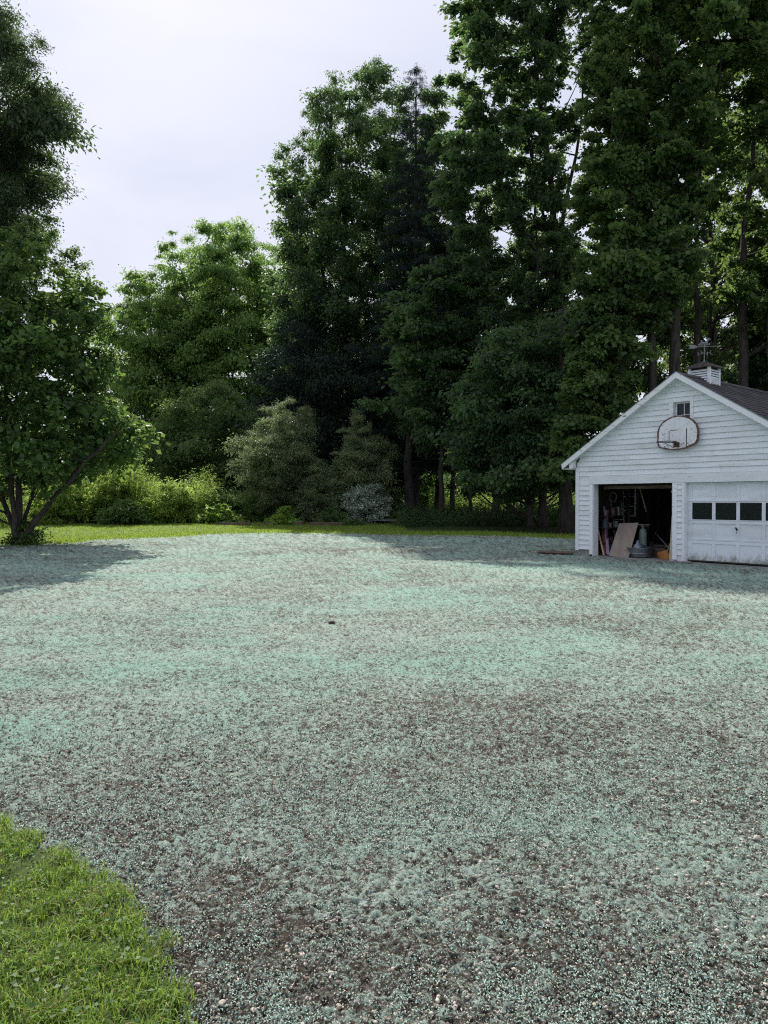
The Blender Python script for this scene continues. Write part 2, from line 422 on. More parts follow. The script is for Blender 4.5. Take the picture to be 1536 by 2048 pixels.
# ------------------------------------------------------------------ ground sheet
def build_ground():
    # rings: fine near the camera, coarse far away
    r = [0.0, 0.6, 1.1, 1.5, 1.75]
    while r[-1] < 15: r.append(r[-1] + max(0.0055, r[-1] ** 2 / 1184 * 0.95))
    while r[-1] < 60: r.append(r[-1] + 0.16 + (r[-1] - 15) * 0.02)
    while r[-1] < 440: r.append(r[-1] * 1.12)
    r = np.array(r)
    A = R(37)
    inner = np.linspace(-A, A, 520)
    outer = np.linspace(A, 2 * math.pi - A, 60)[1:-1]
    th = np.concatenate([inner, outer]); nt_ = len(th)
    rr, tt = np.meshgrid(r[1:], th, indexing='ij')
    x = rr * np.sin(tt); y = rr * np.cos(tt)
    z = macro(x, y)
    # crumbly relief of soil clods under mulch
    n1 = vn(x + 200, y + 200, 9, 21); n2 = vn(x + 200, y + 200, 27, 22); n3 = vn(x + 200, y + 200, 70, 23)
    n4 = vn(x + 200, y + 200, 3.1, 24)
    n5 = vn(x + 200, y + 200, 45, 25)
    lift = (0.34 * n2 + 0.33 * n3 + 0.33 * n5)
    amp = np.interp(rr, [0, 14, 30, 45], [1, 1, 0.8, 0.0])
    damp = np.clip((edge_y(x, y) - y) * 1.5, 0, 1)
    amp = amp * damp
    gar = np.clip(np.hypot(x - 9.0, y - 22.3) / 0.8 - 4.6, 0, 1)
    h = ((n1 - .5) * 0.004 + (n2 - .5) * 0.005 + (n3 - .5) * 0.019 + (n5 - .5) * 0.010 + (n4 - .5) * 0.012) * amp * np.interp(rr, [3, 12], [1, 1.7])
    nl = np.clip(near_lawn(x, y) * 4, 0, 1)
    h = h * (1 - nl * 0.7)
    z = z + h
    def blobs(lst):
        c = np.zeros_like(x)
        for (a, b, sx, sy, am) in lst:
            X0, Y0 = ground_at(a, b); c += am * np.exp(-((x - X0) / sx) ** 2 - ((y - Y0) / sy) ** 2)
        return c
    wx = x + (vn(x + 60, y + 60, 1.3, 51) - .5) * .8; wy = y + (vn(x + 60, y + 60, 1.3, 52) - .5) * .8
    # where the spray lies thin (soil shows) and where it lies thick
    cover = blobs([(900, 1440, 1.5, .8, -.42), (1430, 1500, 1.3, .7, -.42), (640, 1560, 1.0, .4, -.35), (120, 1660, .9, .45, -.55), (480, 1840, .55, .35, -.6),
                   (900, 1970, .8, .3, -.5), (1350, 2010, .6, .3, -.4), (380, 2020, .3, .4, -.8), (1000, 1620, .8, .3, -.3), (330, 1245, 2.5, .8, -.2), (690, 1100, 3.2, .9, -.5),
                   (200, 1165, 3.5, .8, -.25), (1150, 1230, 2.0, 1.0, -.2), (200, 1330, 1.8, 1.0, .2), (130, 1480, 1.0, .6, .3), (620, 1350, 1.6, .7, .12), (1180, 1670, .8, .35, .35),
                   (1400, 1330, 2.0, 1.0, .15), (1030, 1290, 1.6, .8, .08), (760, 1760, .5, .25, .2), (300, 1235, 3.0, .5, .1), (1450, 1790, .6, .3, .25)])
    cover = cover - .42 * np.exp(-(rr / 4.6) ** 2)
    cover = cover + (vn(wx + 9, wy + 9, .8, 53) - .5) * .45 + (vn(wx * .6 + 9, wy * 1.6 + 9, 2.4, 54) - .5) * .35
    verts = np.concatenate([[[0, 0, gz(0, 0)]], np.stack([x, y, z], -1).reshape(-1, 3)])
    wood = np.clip((y - edge_y(x, y)) * 2.0, 0, 1)
    wood = np.where(np.abs(np.arctan2(x, y)) > R(60), np.where(rr > 30, 1, wood * 0), wood)
    wood = np.where((y < 0) & (rr > 20), 1.0, wood)
    wood = np.maximum(wood, nl)
    nr = len(r) - 1
    i = np.arange(nr - 1)[:, None]; j = np.arange(nt_)[None, :]; j2 = (j + 1) % nt_
    q = np.stack([1 + i * nt_ + j, 1 + (i + 1) * nt_ + j, 1 + (i + 1) * nt_ + j2, 1 + i * nt_ + j2], -1).reshape(-1, 4)[:, ::-1]
    jj = np.arange(nt_); tr = np.stack([np.zeros(nt_, int), 1 + jj, 1 + (jj + 1) % nt_], -1)[:, ::-1]
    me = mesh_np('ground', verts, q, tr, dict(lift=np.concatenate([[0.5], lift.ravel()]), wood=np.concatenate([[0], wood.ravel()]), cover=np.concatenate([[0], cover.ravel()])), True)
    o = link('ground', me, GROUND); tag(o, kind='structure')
    o['label'] = 'bare soil sprayed with pale green hydroseed mulch'
    return len(q)
build_ground()

def sheet(name, xs, ys, keep, lift, mat, label):
    X, Y = np.meshgrid(xs, ys, indexing='ij')
    Z = macro(X, Y) + lift + (vn(X + 7, Y + 7, 6, 31) - .5) * 0.02
    ok = keep(X, Y)
    ny_ = len(ys); i = np.arange(len(xs) - 1)[:, None]; j = np.arange(ny_ - 1)[None, :]
    q = np.stack([i * ny_ + j, (i + 1) * ny_ + j, (i + 1) * ny_ + j + 1, i * ny_ + j + 1], -1)
    k = ok[:-1, :-1] & ok[1:, :-1] & ok[1:, 1:] & ok[:-1, 1:]
    q = q[k]
    used = np.unique(q); mp_ = np.full(X.size, -1); mp_[used] = np.arange(len(used))
    V = np.stack([X, Y, Z], -1).reshape(-1, 3)[used]
    o = link(name, mesh_np(name, V, mp_[q], smooth=True), mat); tag(o, label, kind='structure'); return o
sheet('lawn', np.arange(-7, 0.5, 0.03), np.arange(0.3, 6.5, 0.03), lambda x, y: near_lawn(x, y) > 0.03, 0.008, TURF,
      'green lawn corner beside the photographer')
far_keep = lambda x, y: (y > edge_y(x, y) + 0.05) & (y < np.where(x > 1.0, edge_y(x, y) + 1.2, 99)) & (y < 39.5 + (vn(x, y + 40, 0.6, 5) - .5) * 1.5)
sheet('lawn', np.arange(-30, 14, 0.16), np.arange(24, 41, 0.16), far_keep, 0.02, LAWN, 'mown grass strip behind the seeded ground')

# ------------------------------------------------------------------ blades and leaves
def unit(a): return a / np.maximum(np.linalg.norm(a, axis=-1, keepdims=True), 1e-9)
def blades(name, P, hgt, wid, lean, mat, label, parent=None, cat=None):
    """P (n,3) roots; each blade two tapering segments bent by lean"""
    n = len(P)
    a = rng.uniform(0, 2 * np.pi, n); d = np.stack([np.cos(a), np.sin(a), np.zeros(n)], -1)
    b = a + np.pi / 2 + rng.normal(0, .5, n); s = np.stack([np.cos(b), np.sin(b), np.zeros(n)], -1)
    h = hgt * rng.uniform(0.5, 1.25, n)[:, None]; wd = wid * rng.uniform(0.7, 1.3, n)[:, None]
    ln = lean * rng.uniform(0.2, 1.4, n)[:, None]
    up = np.array([[0, 0, 1.0]])
    p1 = P + up * h * 0.6 + d * ln * h * 0.35
    p2 = P + up * h * (1.0 - 0.3 * ln) + d * ln * h
    V = np.stack([P - s * wd, P + s * wd, p1 - s * wd * .8, p1 + s * wd * .8, p2], 1).reshape(-1, 3)
    o = np.arange(n)[:, None] * 5
    q = o + np.array([[0, 1, 3, 2]]); t = o + np.array([[2, 3, 4]])
    tint = np.repeat(rng.uniform(0, 1, n), 5)
    ob = link(name, mesh_np(name, V, q, t, dict(tint=tint)), mat, parent)
    return tag(ob, label, cat, kind='stuff')

def leafmesh(P, D, Nn, size, wr, tint, fold=0.25):
    """rhombus leaves: P base, D direction, Nn approximate normal"""
    n = len(P); D = unit(D); S = unit(np.cross(D, Nn)); U = unit(np.cross(S, D))
    sz = size[:, None] if hasattr(size, '__len__') else size
    tip = P + D * sz - U * sz * 0.12
    m = P + D * sz * 0.48
    l = m + S * sz * wr * 0.5 + U * sz * fold * 0.3; r_ = m - S * sz * wr * 0.5 + U * sz * fold * 0.3
    V = np.stack([P, l, tip, r_], 1).reshape(-1, 3)
    q = np.arange(n)[:, None] * 4 + np.array([[0, 1, 2, 3]])
    return V, q, np.repeat(tint, 4)

def twigs(A, B, r0, r1):
    """thin three sided twigs"""
    n = len(A); D = unit(B - A); a = unit(np.cross(D, np.array([[0.3, 0.5, 0.81]]))); b = np.cross(D, a)
    V = []
    for (P, rr) in ((A, r0), (B, r1)):
        for k in range(3):
            an = 2 * np.pi * k / 3
            V.append(P + (a * np.cos(an) + b * np.sin(an)) * rr)
    V = np.stack(V, 1).reshape(-1, 3); o = np.arange(n)[:, None] * 6
    q = np.concatenate([o + np.array([[k, (k + 1) % 3, (k + 1) % 3 + 3, k + 3]]) for k in range(3)])
    return V, q

TRI = [0]
def foliage(C, rc, nspray, nleaf, leaf, wr, flat=0.6, droop=0.0, shell=0.5, tintbase=None, axis=None, upbias=0.25):
    """C (k,3) clump centres, rc (k,) radii -> leaf arrays and twig arrays"""
    k = len(C)
    d = rng.normal(size=(k, nspray, 3)); d[..., 2] = d[..., 2] * 0.8 + upbias
    if axis is not None: d = d + unit(C - axis)[:, None, :] * 0.7
    d = unit(d)
    ln = rng.uniform(0.45, 1.0, (k, nspray, 1)) * rc[:, None, None]
    E = d * ln; E[..., 2] = E[..., 2] * flat
    B = C[:, None, :] + E
    B[..., 2] -= droop * (np.linalg.norm(E[..., :2], axis=-1)) * 0.6
    A = C[:, None, :] + E * 0.12
    A_ = A.reshape(-1, 3); B_ = B.reshape(-1, 3)
    t = rng.uniform(0, 1, (k * nspray, nleaf, 1)) ** shell
    td = unit(B_ - A_)[:, None, :]
    P = A_[:, None, :] + (B_ - A_)[:, None, :] * t * 1.05
    spread = np.repeat(rc, nspray)[:, None, None] * 0.16
    off = rng.normal(size=P.shape) * spread * (0.35 + t); off[..., 2] *= 0.7
    P = P + off
    P[..., 2] -= droop * rng.uniform(0, 1, P.shape[:2]) ** 2 * spread[..., 0] * 3
    D = td * 0.6 + rng.normal(size=P.shape) * 0.7 + np.array([0, 0, -0.35 - droop * 1.6])
    Nn = rng.normal(size=P.shape) * 0.55 + np.array([0, 0, 1.0])
    ct = rng.normal(0, .17, (k, 1, 1)) + rng.normal(0, .10, (k, nspray, 1)) * 1.0
    tint = np.clip(0.42 + ct + rng.normal(0, .16, (k, nspray, nleaf)), 0, 1)
    size = leaf * rng.uniform(0.65, 1.25, P.shape[:2])
    V, q, ti = leafmesh(P.reshape(-1, 3), D.reshape(-1, 3), Nn.reshape(-1, 3), size.ravel(), wr, tint.ravel())
    TRI[0] += len(q) * 2
    return V, q, ti, A_, B_

def rows_interp(rows):
    ys = np.array([r[0] for r in rows], float); xl = np.array([r[1] for r in rows], float); xr = np.array([r[2] for r in rows], float)
    return ys, xl, xr
def sample_clumps(rows, depth, n, rscale, minr, maxr, thick=1.0, rim=0.5, inset=.55):
    """clump centres inside the solid whose outline, seen from the yard, is rows of (pixel y, left x, right x)"""
    ys, xl, xr = rows_interp(rows)
    w_ = (xr - xl); dens = w_ ** 1.35 + 8
    cum = np.concatenate([[0], np.cumsum((dens[1:] + dens[:-1]) / 2 * np.diff(ys))]); cum /= cum[-1]
    # low-discrepancy heights, golden angles
    i = np.arange(n); u = (i + 0.5) / n; y = np.interp(u, cum, ys) + rng.normal(0, 6, n)
    y = np.clip(y, ys[0], ys[-1])
    L_ = np.interp(y, ys, xl); R_ = np.interp(y, ys, xr)
    half = (R_ - L_) / 2; cx = (R_ + L_) / 2
    rc = np.clip(half / FPX * depth * rscale, minr, maxr) * rng.choice([.6, .8, 1.0, 1.15, 1.4], n) * rng.uniform(.9, 1.1, n)
    phi = i * 2.39996 + rng.uniform(-.4, .4, n)
    rho = rng.uniform(0.0, 1.0, n) ** rim
    hm = np.maximum(half / FPX * depth - rc * inset, 0.05)
    X = (cx - 768) / FPX * depth + hm * rho * np.cos(phi)
    Yd = depth + hm * rho * np.sin(phi) * thick
    Z = CAM_Z + (1001.3 - y) / FPX * depth - rc * 0.35
    return np.stack([X, Yd, Z], -1), rc

def bez(a, b, c, n):
    return [a * (1 - t) ** 2 + b * 2 * t * (1 - t) + c * t * t for t in np.linspace(0, 1, n)]

BOUGHS = {}
def bough_set(key, leafmat, bark, r0, nspray, nleaf, leaf, wr, flat, droop, shell, nvar=5):
    """a few leafy boughs, growing towards +X, that a crown repeats at its clump centres"""
    if key in BOUGHS: return BOUGHS[key]
    out_ = []
    for i in range(nvar):
        V, q, ti, A_, B_ = foliage(np.zeros((1, 3)), np.array([r0]), nspray, nleaf, leaf, wr, flat, droop, shell, axis=np.array([[-1.0, 0, 0]]))
        V2, q2 = twigs(A_, B_, 0.011, 0.003)
        me = mesh_np('bough', np.concatenate([V, V2]), np.concatenate([q, q2 + len(V)]), None, dict(tint=np.concatenate([ti, np.full(len(V2), .3)])))
        me.materials.append(leafmat); me.materials.append(bark)
        mi = np.zeros(len(me.polygons), np.int32); mi[len(q):] = 1; me.polygons.foreach_set('material_index', mi)
        out_.append(bpy.data.objects.new('bough', me))
    ng = bpy.data.node_groups.new('crown of boughs', 'GeometryNodeTree')
    ng.interface.new_socket('Geometry', in_out='INPUT', socket_type='NodeSocketGeometry')
    ng.interface.new_socket('Geometry', in_out='OUTPUT', socket_type='NodeSocketGeometry')
    gi = ng.nodes.new('NodeGroupInput'); go = ng.nodes.new('NodeGroupOutput')
    jn = ng.nodes.new('GeometryNodeJoinGeometry'); ip = ng.nodes.new('GeometryNodeInstanceOnPoints')
    for o in reversed(out_):
        oi = ng.nodes.new('GeometryNodeObjectInfo'); oi.inputs['Object'].default_value = o; oi.inputs['As Instance'].default_value = True
        ng.links.new(oi.outputs['Geometry'], jn.inputs[0])
    def at(nm, ty):
        n = ng.nodes.new('GeometryNodeInputNamedAttribute'); n.data_type = ty; n.inputs['Name'].default_value = nm; return n.outputs['Attribute']
    ng.links.new(gi.outputs[0], ip.inputs['Points']); ng.links.new(jn.outputs[0], ip.inputs['Instance'])
    ip.inputs['Pick Instance'].default_value = True
    ng.links.new(at('vari', 'INT'), ip.inputs['Instance Index'])
    ng.links.new(at('rot', 'FLOAT_VECTOR'), ip.inputs['Rotation']); ng.links.new(at('size', 'FLOAT_VECTOR'), ip.inputs['Scale'])
    ng.links.new(ip.outputs[0], go.inputs[0])
    BOUGHS[key] = ng; return ng
LEAFCOUNT = [0]
def crown(C, rc, off, parent, leafmat, bark, nspray, nleaf, leaf, wr, flat, droop, shell, r0=None, key=None, axis=None):
    r0 = r0 or float(np.mean(rc))
    key = key or (leafmat.name, round(r0, 1), nspray, nleaf, round(leaf, 2), wr, flat, droop)
    ng = bough_set(key, leafmat, bark, r0, nspray, nleaf, leaf, wr, flat, droop, shell)
    P = C - off; n = len(P)
    ax = (axis if axis is not None else np.zeros((1, 3)))
    d = P[:, :2] - ax[:, :2]; az_ = np.arctan2(d[:, 1], d[:, 0]) + rng.normal(0, .35, n)
    me = bpy.data.meshes.new('crown'); me.vertices.add(n); me.vertices.foreach_set('co', P.astype(np.float32).ravel())
    a = me.attributes.new('size', 'FLOAT_VECTOR', 'POINT'); sz_ = np.clip(rc / r0, .5, 1.5)[:, None] * rng.uniform([1.0, .75, .7], [1.5, 1.15, 1.15], (n, 3)); a.data.foreach_set('vector', sz_.astype(np.float32).ravel())
    a = me.attributes.new('vari', 'INT', 'POINT'); a.data.foreach_set('value', rng.integers(0, 5, n).astype(np.int32))
    rot = np.stack([rng.normal(0, .12, n), rng.normal(-.05, .18, n), az_], -1)
    a = me.attributes.new('rot', 'FLOAT_VECTOR', 'POINT'); a.data.foreach_set('vector', rot.astype(np.float32).ravel())
    o = bpy.data.objects.new('crown', me); COL.objects.link(o); o.parent = parent; o['kind'] = 'stuff'
    md = o.modifiers.new('boughs', 'NODES'); md.node_group = ng
    LEAFCOUNT[0] += n * nspray * nleaf
    return o

DENS = 1.0
def tree(name, label, group, base, rows, depth, leafmat, bark=BARK, nclump=60, nspray=24, nleaf=34, leaf=0.16, wr=0.62,
         rscale=0.32, minr=0.5, maxr=1.5, flat=0.6, droop=0.0, trunk_r=0.25, stems=None, cat='tree',
         thick=1.0, rim=0.5, tint=0.0, limb_lift=0.7, lean=0.0, shell=0.5, limbs=80, inset=.55):
    """base (x, y); rows outline; stems: list of world polylines; -> Empty > trunk, crown"""
    bx, by = base; bz = gz(bx, by)
    root = empty(name, (bx, by, bz))
    tag(root, label, cat, group)
    nclump = int(nclump * DENS)
    C, rc = sample_clumps(rows, depth, nclump, rscale, minr, maxr, thick, rim, inset)
    off = np.array([[bx, by, bz]])
    if stems is None:
        topz = C[:, 2].max() - 0.5
        tx = C[C[:, 2] > np.percentile(C[:, 2], 90)].mean(0)
        stems = [([(bx, by, bz - 0.2), (bx + (tx[0] - bx) * .15 + lean, by, bz + (topz - bz) * .3),
                   (bx + (tx[0] - bx) * .55 + lean * .5, by + (tx[1] - by) * .3, bz + (topz - bz) * .65),
                   (tx[0], tx[1], topz)], trunk_r)]
    mb = MB(); nodes_ = []
    for pts, tr_ in stems:
        pts = np.array(pts, float); n = 14
        s = np.linspace(0, len(pts) - 1, n); ii = np.clip(s.astype(int), 0, len(pts) - 2); f = (s - ii)[:, None]
        pp = pts[ii] * (1 - f) + pts[ii + 1] * f
        for _ in range(2): pp[1:-1] = (pp[:-2] + pp[1:-1] * 2 + pp[2:]) / 4
        pp[1:-1, :2] += rng.normal(0, tr_ * 0.22, (n - 2, 2))
        rad = tr_ * (1 - np.linspace(0, 1, n) ** 0.9 * 0.88); rad[0] *= 1.45; rad[1] *= 1.1
        mb.tube([p - off[0] for p in pp], list(rad), 8)
        nodes_.append((pp, rad))
    allp = np.concatenate([p for p, _ in nodes_]); allr = np.concatenate([r_ for _, r_ in nodes_])
    sel = rng.permutation(len(C))[:limbs]
    for c, r_ in zip(C[sel], rc[sel]):
        hd = np.hypot(allp[:, 0] - c[0], allp[:, 1] - c[1])
        want = np.abs((allp[:, 2]) - (c[2] - hd * limb_lift)) + hd * 0.6 + (allp[:, 2] > c[2]) * 3
        k = int(np.argmin(want)); a = allp[k]; dist = np.linalg.norm(c - a)
        if dist < 0.3: continue
        m = (a + c) / 2 + np.array([rng.normal(0, .08) * dist, rng.normal(0, .08) * dist, -0.10 * dist + rng.normal(0, .05) * dist])
        r0 = min(allr[k] * 0.65, 0.018 + 0.012 * dist)
        mb.tube([p - off[0] for p in bez(a, m, c, 6)], list(np.linspace(r0, 0.010, 6)), 4, False)
    quads = [f for f in mb.f if len(f) == 4]; ng = [f for f in mb.f if len(f) > 4]
    tr_t = [(f[0], f[i], f[i + 1]) for f in ng for i in range(1, len(f) - 1)]
    link('trunk', mesh_np('trunk', np.array(mb.v), quads, tr_t if tr_t else None, smooth=True), bark, root)
    crown(C, rc, off, root, leafmat, bark, nspray, nleaf, leaf, wr, flat, droop, shell)
    return root

def copy_tree(src, loc, rz=0.0, sc=1.0, label=None):
    r = src.copy(); COL.objects.link(r); r.location = loc; r.rotation_euler = (0, 0, rz); r.scale = (sc, sc, sc)
    if label: r['label'] = label
    for ch in src.children:
        c = ch.copy(); COL.objects.link(c); c.parent = r
    return r
#PART2
# ------------------------------------------------------------------ the garage
YAW = 49.606
G0 = Vector((5.667, 21.752, 0.0))
gar = empty('garage', G0, R(-YAW))
tag(gar, 'white clapboard two car garage with one door open and a louvred cupola', 'garage')
Wg, Dg = 6.31, 6.6
UC = 3.18; ZR = 4.99; SL = 0.635
HEAD, HTOP = 2.12, 2.353
def zroof(u, under=0.0): return ZR - abs(u - UC) * SL - under
RG = Matrix.Rotation(R(YAW), 3, 'Z')
def gl(x, y, d, plane='d'):
    """sight line of pixel (x, y) cut with the garage's own plane y = d (or x = d)"""
    p = R(PITCH)
    dx = (x - 768) / FPX; dz = -(y - 1024) / FPX
    v = Vector((dx, math.cos(p) - dz * math.sin(p), math.sin(p) + dz * math.cos(p)))
    o = RG @ (Vector((0, 0, CAM_Z)) - G0); v = RG @ v
    t = (d - o.y) / v.y if plane == 'd' else (d - o.x) / v.x
    return o + v * t

# sheathing of the front with openings for two doors and the gable window
O1 = (0.553, 2.993); O2 = (3.317, 5.86); GW = (2.99, 3.455, 3.52, 4.225)
fw = MB()
fw.box(0.0, O1[0], 0.0, 0.10, 0.236, HEAD); fw.box(O1[1], O2[0], 0, 0.10, 0.05, HEAD); fw.box(O2[1], Wg, 0, 0.10, 0.236, HEAD)
fw.box(0.0, Wg, 0, 0.10, HEAD, HTOP)
def lims(z, cut=0.11):
    h = (ZR - cut - z) / SL
    return max(0.0, UC - h), min(Wg, UC + h)
def gp(u0, u1, z0, z1):
    a0, b0 = lims(z0); a1, b1 = lims(z1)
    poly = [(max(u0, a0), z0), (min(u1, b0), z0), (min(u1, b1), z1), (max(u0, a1), z1)]
    fw.prism(poly, 0, 0.10)
gp(0, 9, HTOP, 2.75); gp(0, 9, 2.75, GW[2]); gp(0, GW[0], GW[2], GW[3]); gp(GW[1], 9, GW[2], GW[3]); gp(0, 9, GW[3], 4.80)
front = fw.build('front_wall', PAINT, gar)
EXPO = 0.1425
def clap(segs_fn, zlist):
    for z in zlist:
        segs_ = []
        for (u0, u1) in segs_fn(z):          # long courses are pieced from two boards, butted
            if u1 - u0 > 3.0:
                cut_ = random.uniform(u0 + 1.2, u1 - 1.2); segs_ += [(u0, cut_ - .0015), (cut_ + .0015, u1)]
            else: segs_.append((u0, u1))
        for (u0, u1) in segs_:
            z1 = z + EXPO - 0.004
            a0, b0 = lims(z, 0.12); a1, b1 = lims(z1, 0.12)
            a0 = max(u0, a0 + .0); b0 = min(u1, b0); a1 = max(u0, a1); b1 = min(u1, b1)
            if b0 - a0 < 0.06: continue
            if b1 - a1 < 0.02: m_ = (a1 + b1) / 2; a1 = m_ - .01; b1 = m_ + .01
            j = random.uniform(-.003, .003)
            y0 = -0.036 + j; y1 = -0.004
            vs = [(a0, y0, z + j), (b0, y0, z + j), (b1, y1, z1), (a1, y1, z1), (a0, -0.001, z + j), (b0, -0.001, z + j), (b1, -0.001, z1), (a1, -0.001, z1)]
            MB().add(vs, [(0, 1, 2, 3), (5, 4, 7, 6), (4, 5, 1, 0), (3, 2, 6, 7), (4, 0, 3, 7), (1, 5, 6, 2)]).build('board', PAINT, front)
low = [0.236 + EXPO * i for i in range(15)]
def seg_low(z):
    return [(0.10, 0.448), (3.117, 3.244), (5.965, 6.21)]
def seg_high(z):
    if z + EXPO > GW[2] - 0.03 and z < GW[3] + 0.11: return [(0.10, GW[0] - 0.112), (GW[1] + 0.092, 6.21)]
    return [(0.10, 6.21)]
clap(seg_low, [z for z in low if z + EXPO < HTOP + 0.02])
clap(seg_high, [HTOP + 0.004 + EXPO * i for i in range(18)])
# trim
def board(name, u0, u1, y0, y1, z0, z1, mat=PAINT_TRIM, par=gar, bev=0.004):
    return MB().box(u0, u1, y0, y1, z0, z1).build(name, mat, par, bevel=bev)
board('corner_board', -0.02, 0.098, -0.044, 0.0, 0.20, 2.62)
board('corner_board', Wg - 0.098, Wg + 0.02, -0.044, 0.0, 0.20, 2.62)
board('header_board', 0.45, 5.96, -0.040, -0.001, HEAD, HTOP)
board('door_trim', 0.45, O1[0], -0.034, -0.001, 0.10, HEAD - .002)
board('door_trim', O1[1], 3.115, -0.034, -0.001, 0.10, HEAD - .002)
board('door_trim', 3.246, O2[0], -0.034, -0.001, 0.08, HEAD - .002)
board('door_trim', O2[1], 5.963, -0.034, -0.001, 0.10, HEAD - .002)
for (u0, u1, nm) in ((O1[0] + .001, O1[0] + .021, 'jamb'), (O1[1] - .021, O1[1] - .001, 'jamb'), (O2[0] + .001, O2[0] + .021, 'jamb'), (O2[1] - .021, O2[1] - .001, 'jamb')):
    board(nm, u0, u1, -0.02, 0.24, 0.04, HEAD - .003)
# foundation
fd = MB()
fd.box(0.03, 0.43, 0.02, 0.24, -0.25, 0.232); fd.box(5.95, 6.28, 0.02, 0.24, -0.25, 0.232)
fd.box(0.02, 0.22, 0.242, Dg, -0.25, 0.232); fd.box(Wg - 0.22, Wg - .02, 0.242, Dg, -0.25, 0.232)
fd.box(3.05, 3.26, 0.03, 0.22, -0.25, 0.05)
fd.build('foundation', CONCRETE, gar, bevel=0.01)
# floor slab, side and back walls
board('floor_slab', 0.225, Wg - 0.225, 0.0, Dg - .1, -0.25, 0.055, CONCRETE, gar, 0)
# left wall with its window (seen through the open door)
wa = gl(1247, 1000, 0.10, 'u'); wb_ = gl(1273, 1000, 0.10, 'u')
wd0, wd1 = wa.y, wb_.y
wz1 = gl(1262, 974, 0.10, 'u').z; wz0 = gl(1262, 1033, 0.10, 'u').z
lw = MB()
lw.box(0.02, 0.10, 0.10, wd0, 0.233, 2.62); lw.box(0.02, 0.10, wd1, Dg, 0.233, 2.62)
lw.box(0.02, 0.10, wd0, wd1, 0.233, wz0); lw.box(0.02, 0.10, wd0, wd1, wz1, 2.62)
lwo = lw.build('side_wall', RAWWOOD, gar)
for i in range(17):
    z = 0.236 + EXPO * i
    segs = [(0.11, Dg)] if (z + EXPO < wz0 - .05 or z > wz1 + .05) else [(0.11, wd0 - .08), (wd1 + .08, Dg)]
    for a, b in segs:
        MB().add([(-0.012, a, z), (0.012, a, z + EXPO - .004), (0.018, a, z), (0.018, a, z + EXPO - .004), (-0.012, b, z), (0.012, b, z + EXPO - .004), (0.018, b, z), (0.018, b, z + EXPO - .004)],
                 [(0, 4, 5, 1), (2, 3, 7, 6), (0, 1, 3, 2), (4, 6, 7, 5), (0, 2, 6, 4), (1, 5, 7, 3)]).build('board', PAINT, lwo)
wn = MB()
wn.box(0.03, 0.09, wd0, wd0 + .05, wz0, wz1); wn.box(0.03, 0.09, wd1 - .05, wd1, wz0, wz1)
wn.box(0.03, 0.09, wd0 + .05, wd1 - .05, wz1 - .05, wz1); wn.box(0.03, 0.09, wd0 + .05, wd1 - .05, wz0, wz0 + .05)
wfr = wn.build('window', PAINT_TRIM, gar)
mid = (wd0 + wd1) / 2
for zz in (wz0 + (wz1 - wz0) * .34, wz0 + (wz1 - wz0) * .67):
    MB().box(0.05, 0.07, wd0 + .05, wd1 - .05, zz - .012, zz + .012).build('muntin', PAINT_TRIM, wfr)
MB().box(0.048, 0.072, mid - .012, mid + .012, wz0 + .05, wz1 - .05).build('muntin', PAINT_TRIM, wfr)
MB().box(0.059, 0.061, wd0 + .05, wd1 - .05, wz0 + .05, wz1 - .05).build('pane', GLASS, wfr)
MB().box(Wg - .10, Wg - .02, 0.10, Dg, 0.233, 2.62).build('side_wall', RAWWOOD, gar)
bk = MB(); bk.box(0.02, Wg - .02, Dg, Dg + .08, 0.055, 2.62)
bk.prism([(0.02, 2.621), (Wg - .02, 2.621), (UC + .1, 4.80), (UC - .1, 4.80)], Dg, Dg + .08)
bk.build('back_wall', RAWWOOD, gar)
for i in range(9):       # studs and ceiling joists inside
    MB().box(0.102, 0.19, 0.6 + i * .62, 0.64 + i * .62, 0.24, 2.6).build('stud', RAWWOOD, gar)
for i in range(6):
    MB().box(0.1, Wg - .1, 0.7 + i * 1.1, 0.74 + i * 1.1, 2.45, 2.6).build('ceiling_joist', RAWWOOD, gar)
# gable window
gw = MB(); gw.box(GW[0] - .11, GW[0], -0.036, -0.001, GW[2], GW[3] + .11); gw.box(GW[1], GW[1] + .09, -0.036, -0.001, GW[2], GW[3] + .11)
gw.box(GW[0], GW[1], -0.036, -0.001, GW[3], GW[3] + .11); gw.box(GW[0] - .12, GW[1] + .1, -0.05, -0.001, GW[2] - .05, GW[2] - .001)
gwo = gw.build('window', PAINT_TRIM, gar)
sh = MB(); 
sh.box(GW[0] + .002, GW[0] + .014, -.001, .14, GW[2], GW[3]); sh.box(GW[0] + .014, GW[0] + .045, .095, .135, GW[2], GW[3]); sh.box(GW[1] - .04, GW[1] - .002, .095, .135, GW[2], GW[3])
sh.box(GW[0] + .045, GW[1] - .04, .095, .135, GW[3] - .035, GW[3]); sh.box(GW[0] + .045, GW[1] - .04, .095, .135, GW[2], GW[2] + .04)
sh.build('sash', PAINT_TRIM, gwo)
mu = (GW[0] + GW[1]) / 2 + .01
MB().box(mu - .008, mu + .008, .10, .13, GW[2] + .04, GW[3] - .035).build('muntin', PAINT_TRIM, gwo)
MB().box(GW[0] + .045, GW[1] - .04, .102, .128, 3.88, 3.896).build('muntin', PAINT_TRIM, gwo)
for (a, b) in ((GW[0] + .045, mu - .008), (mu + .008, GW[1] - .04)):
    for (c, d) in ((GW[2] + .04, 3.88), (3.896, GW[3] - .035)):
        MB().box(a, b, .114, .117, c, d).build('pane', GLASS, gwo)
MB().box(GW[0] - .05, GW[1] + .05, .30, .32, GW[2] - .1, GW[3] + .1).build('backing', m_simple('dark grey sheet', (0.05, 0.05, 0.055), (0.09, 0.09, 0.10), 30, 0.9), gwo)  # plain dark grey sheet set behind the panes

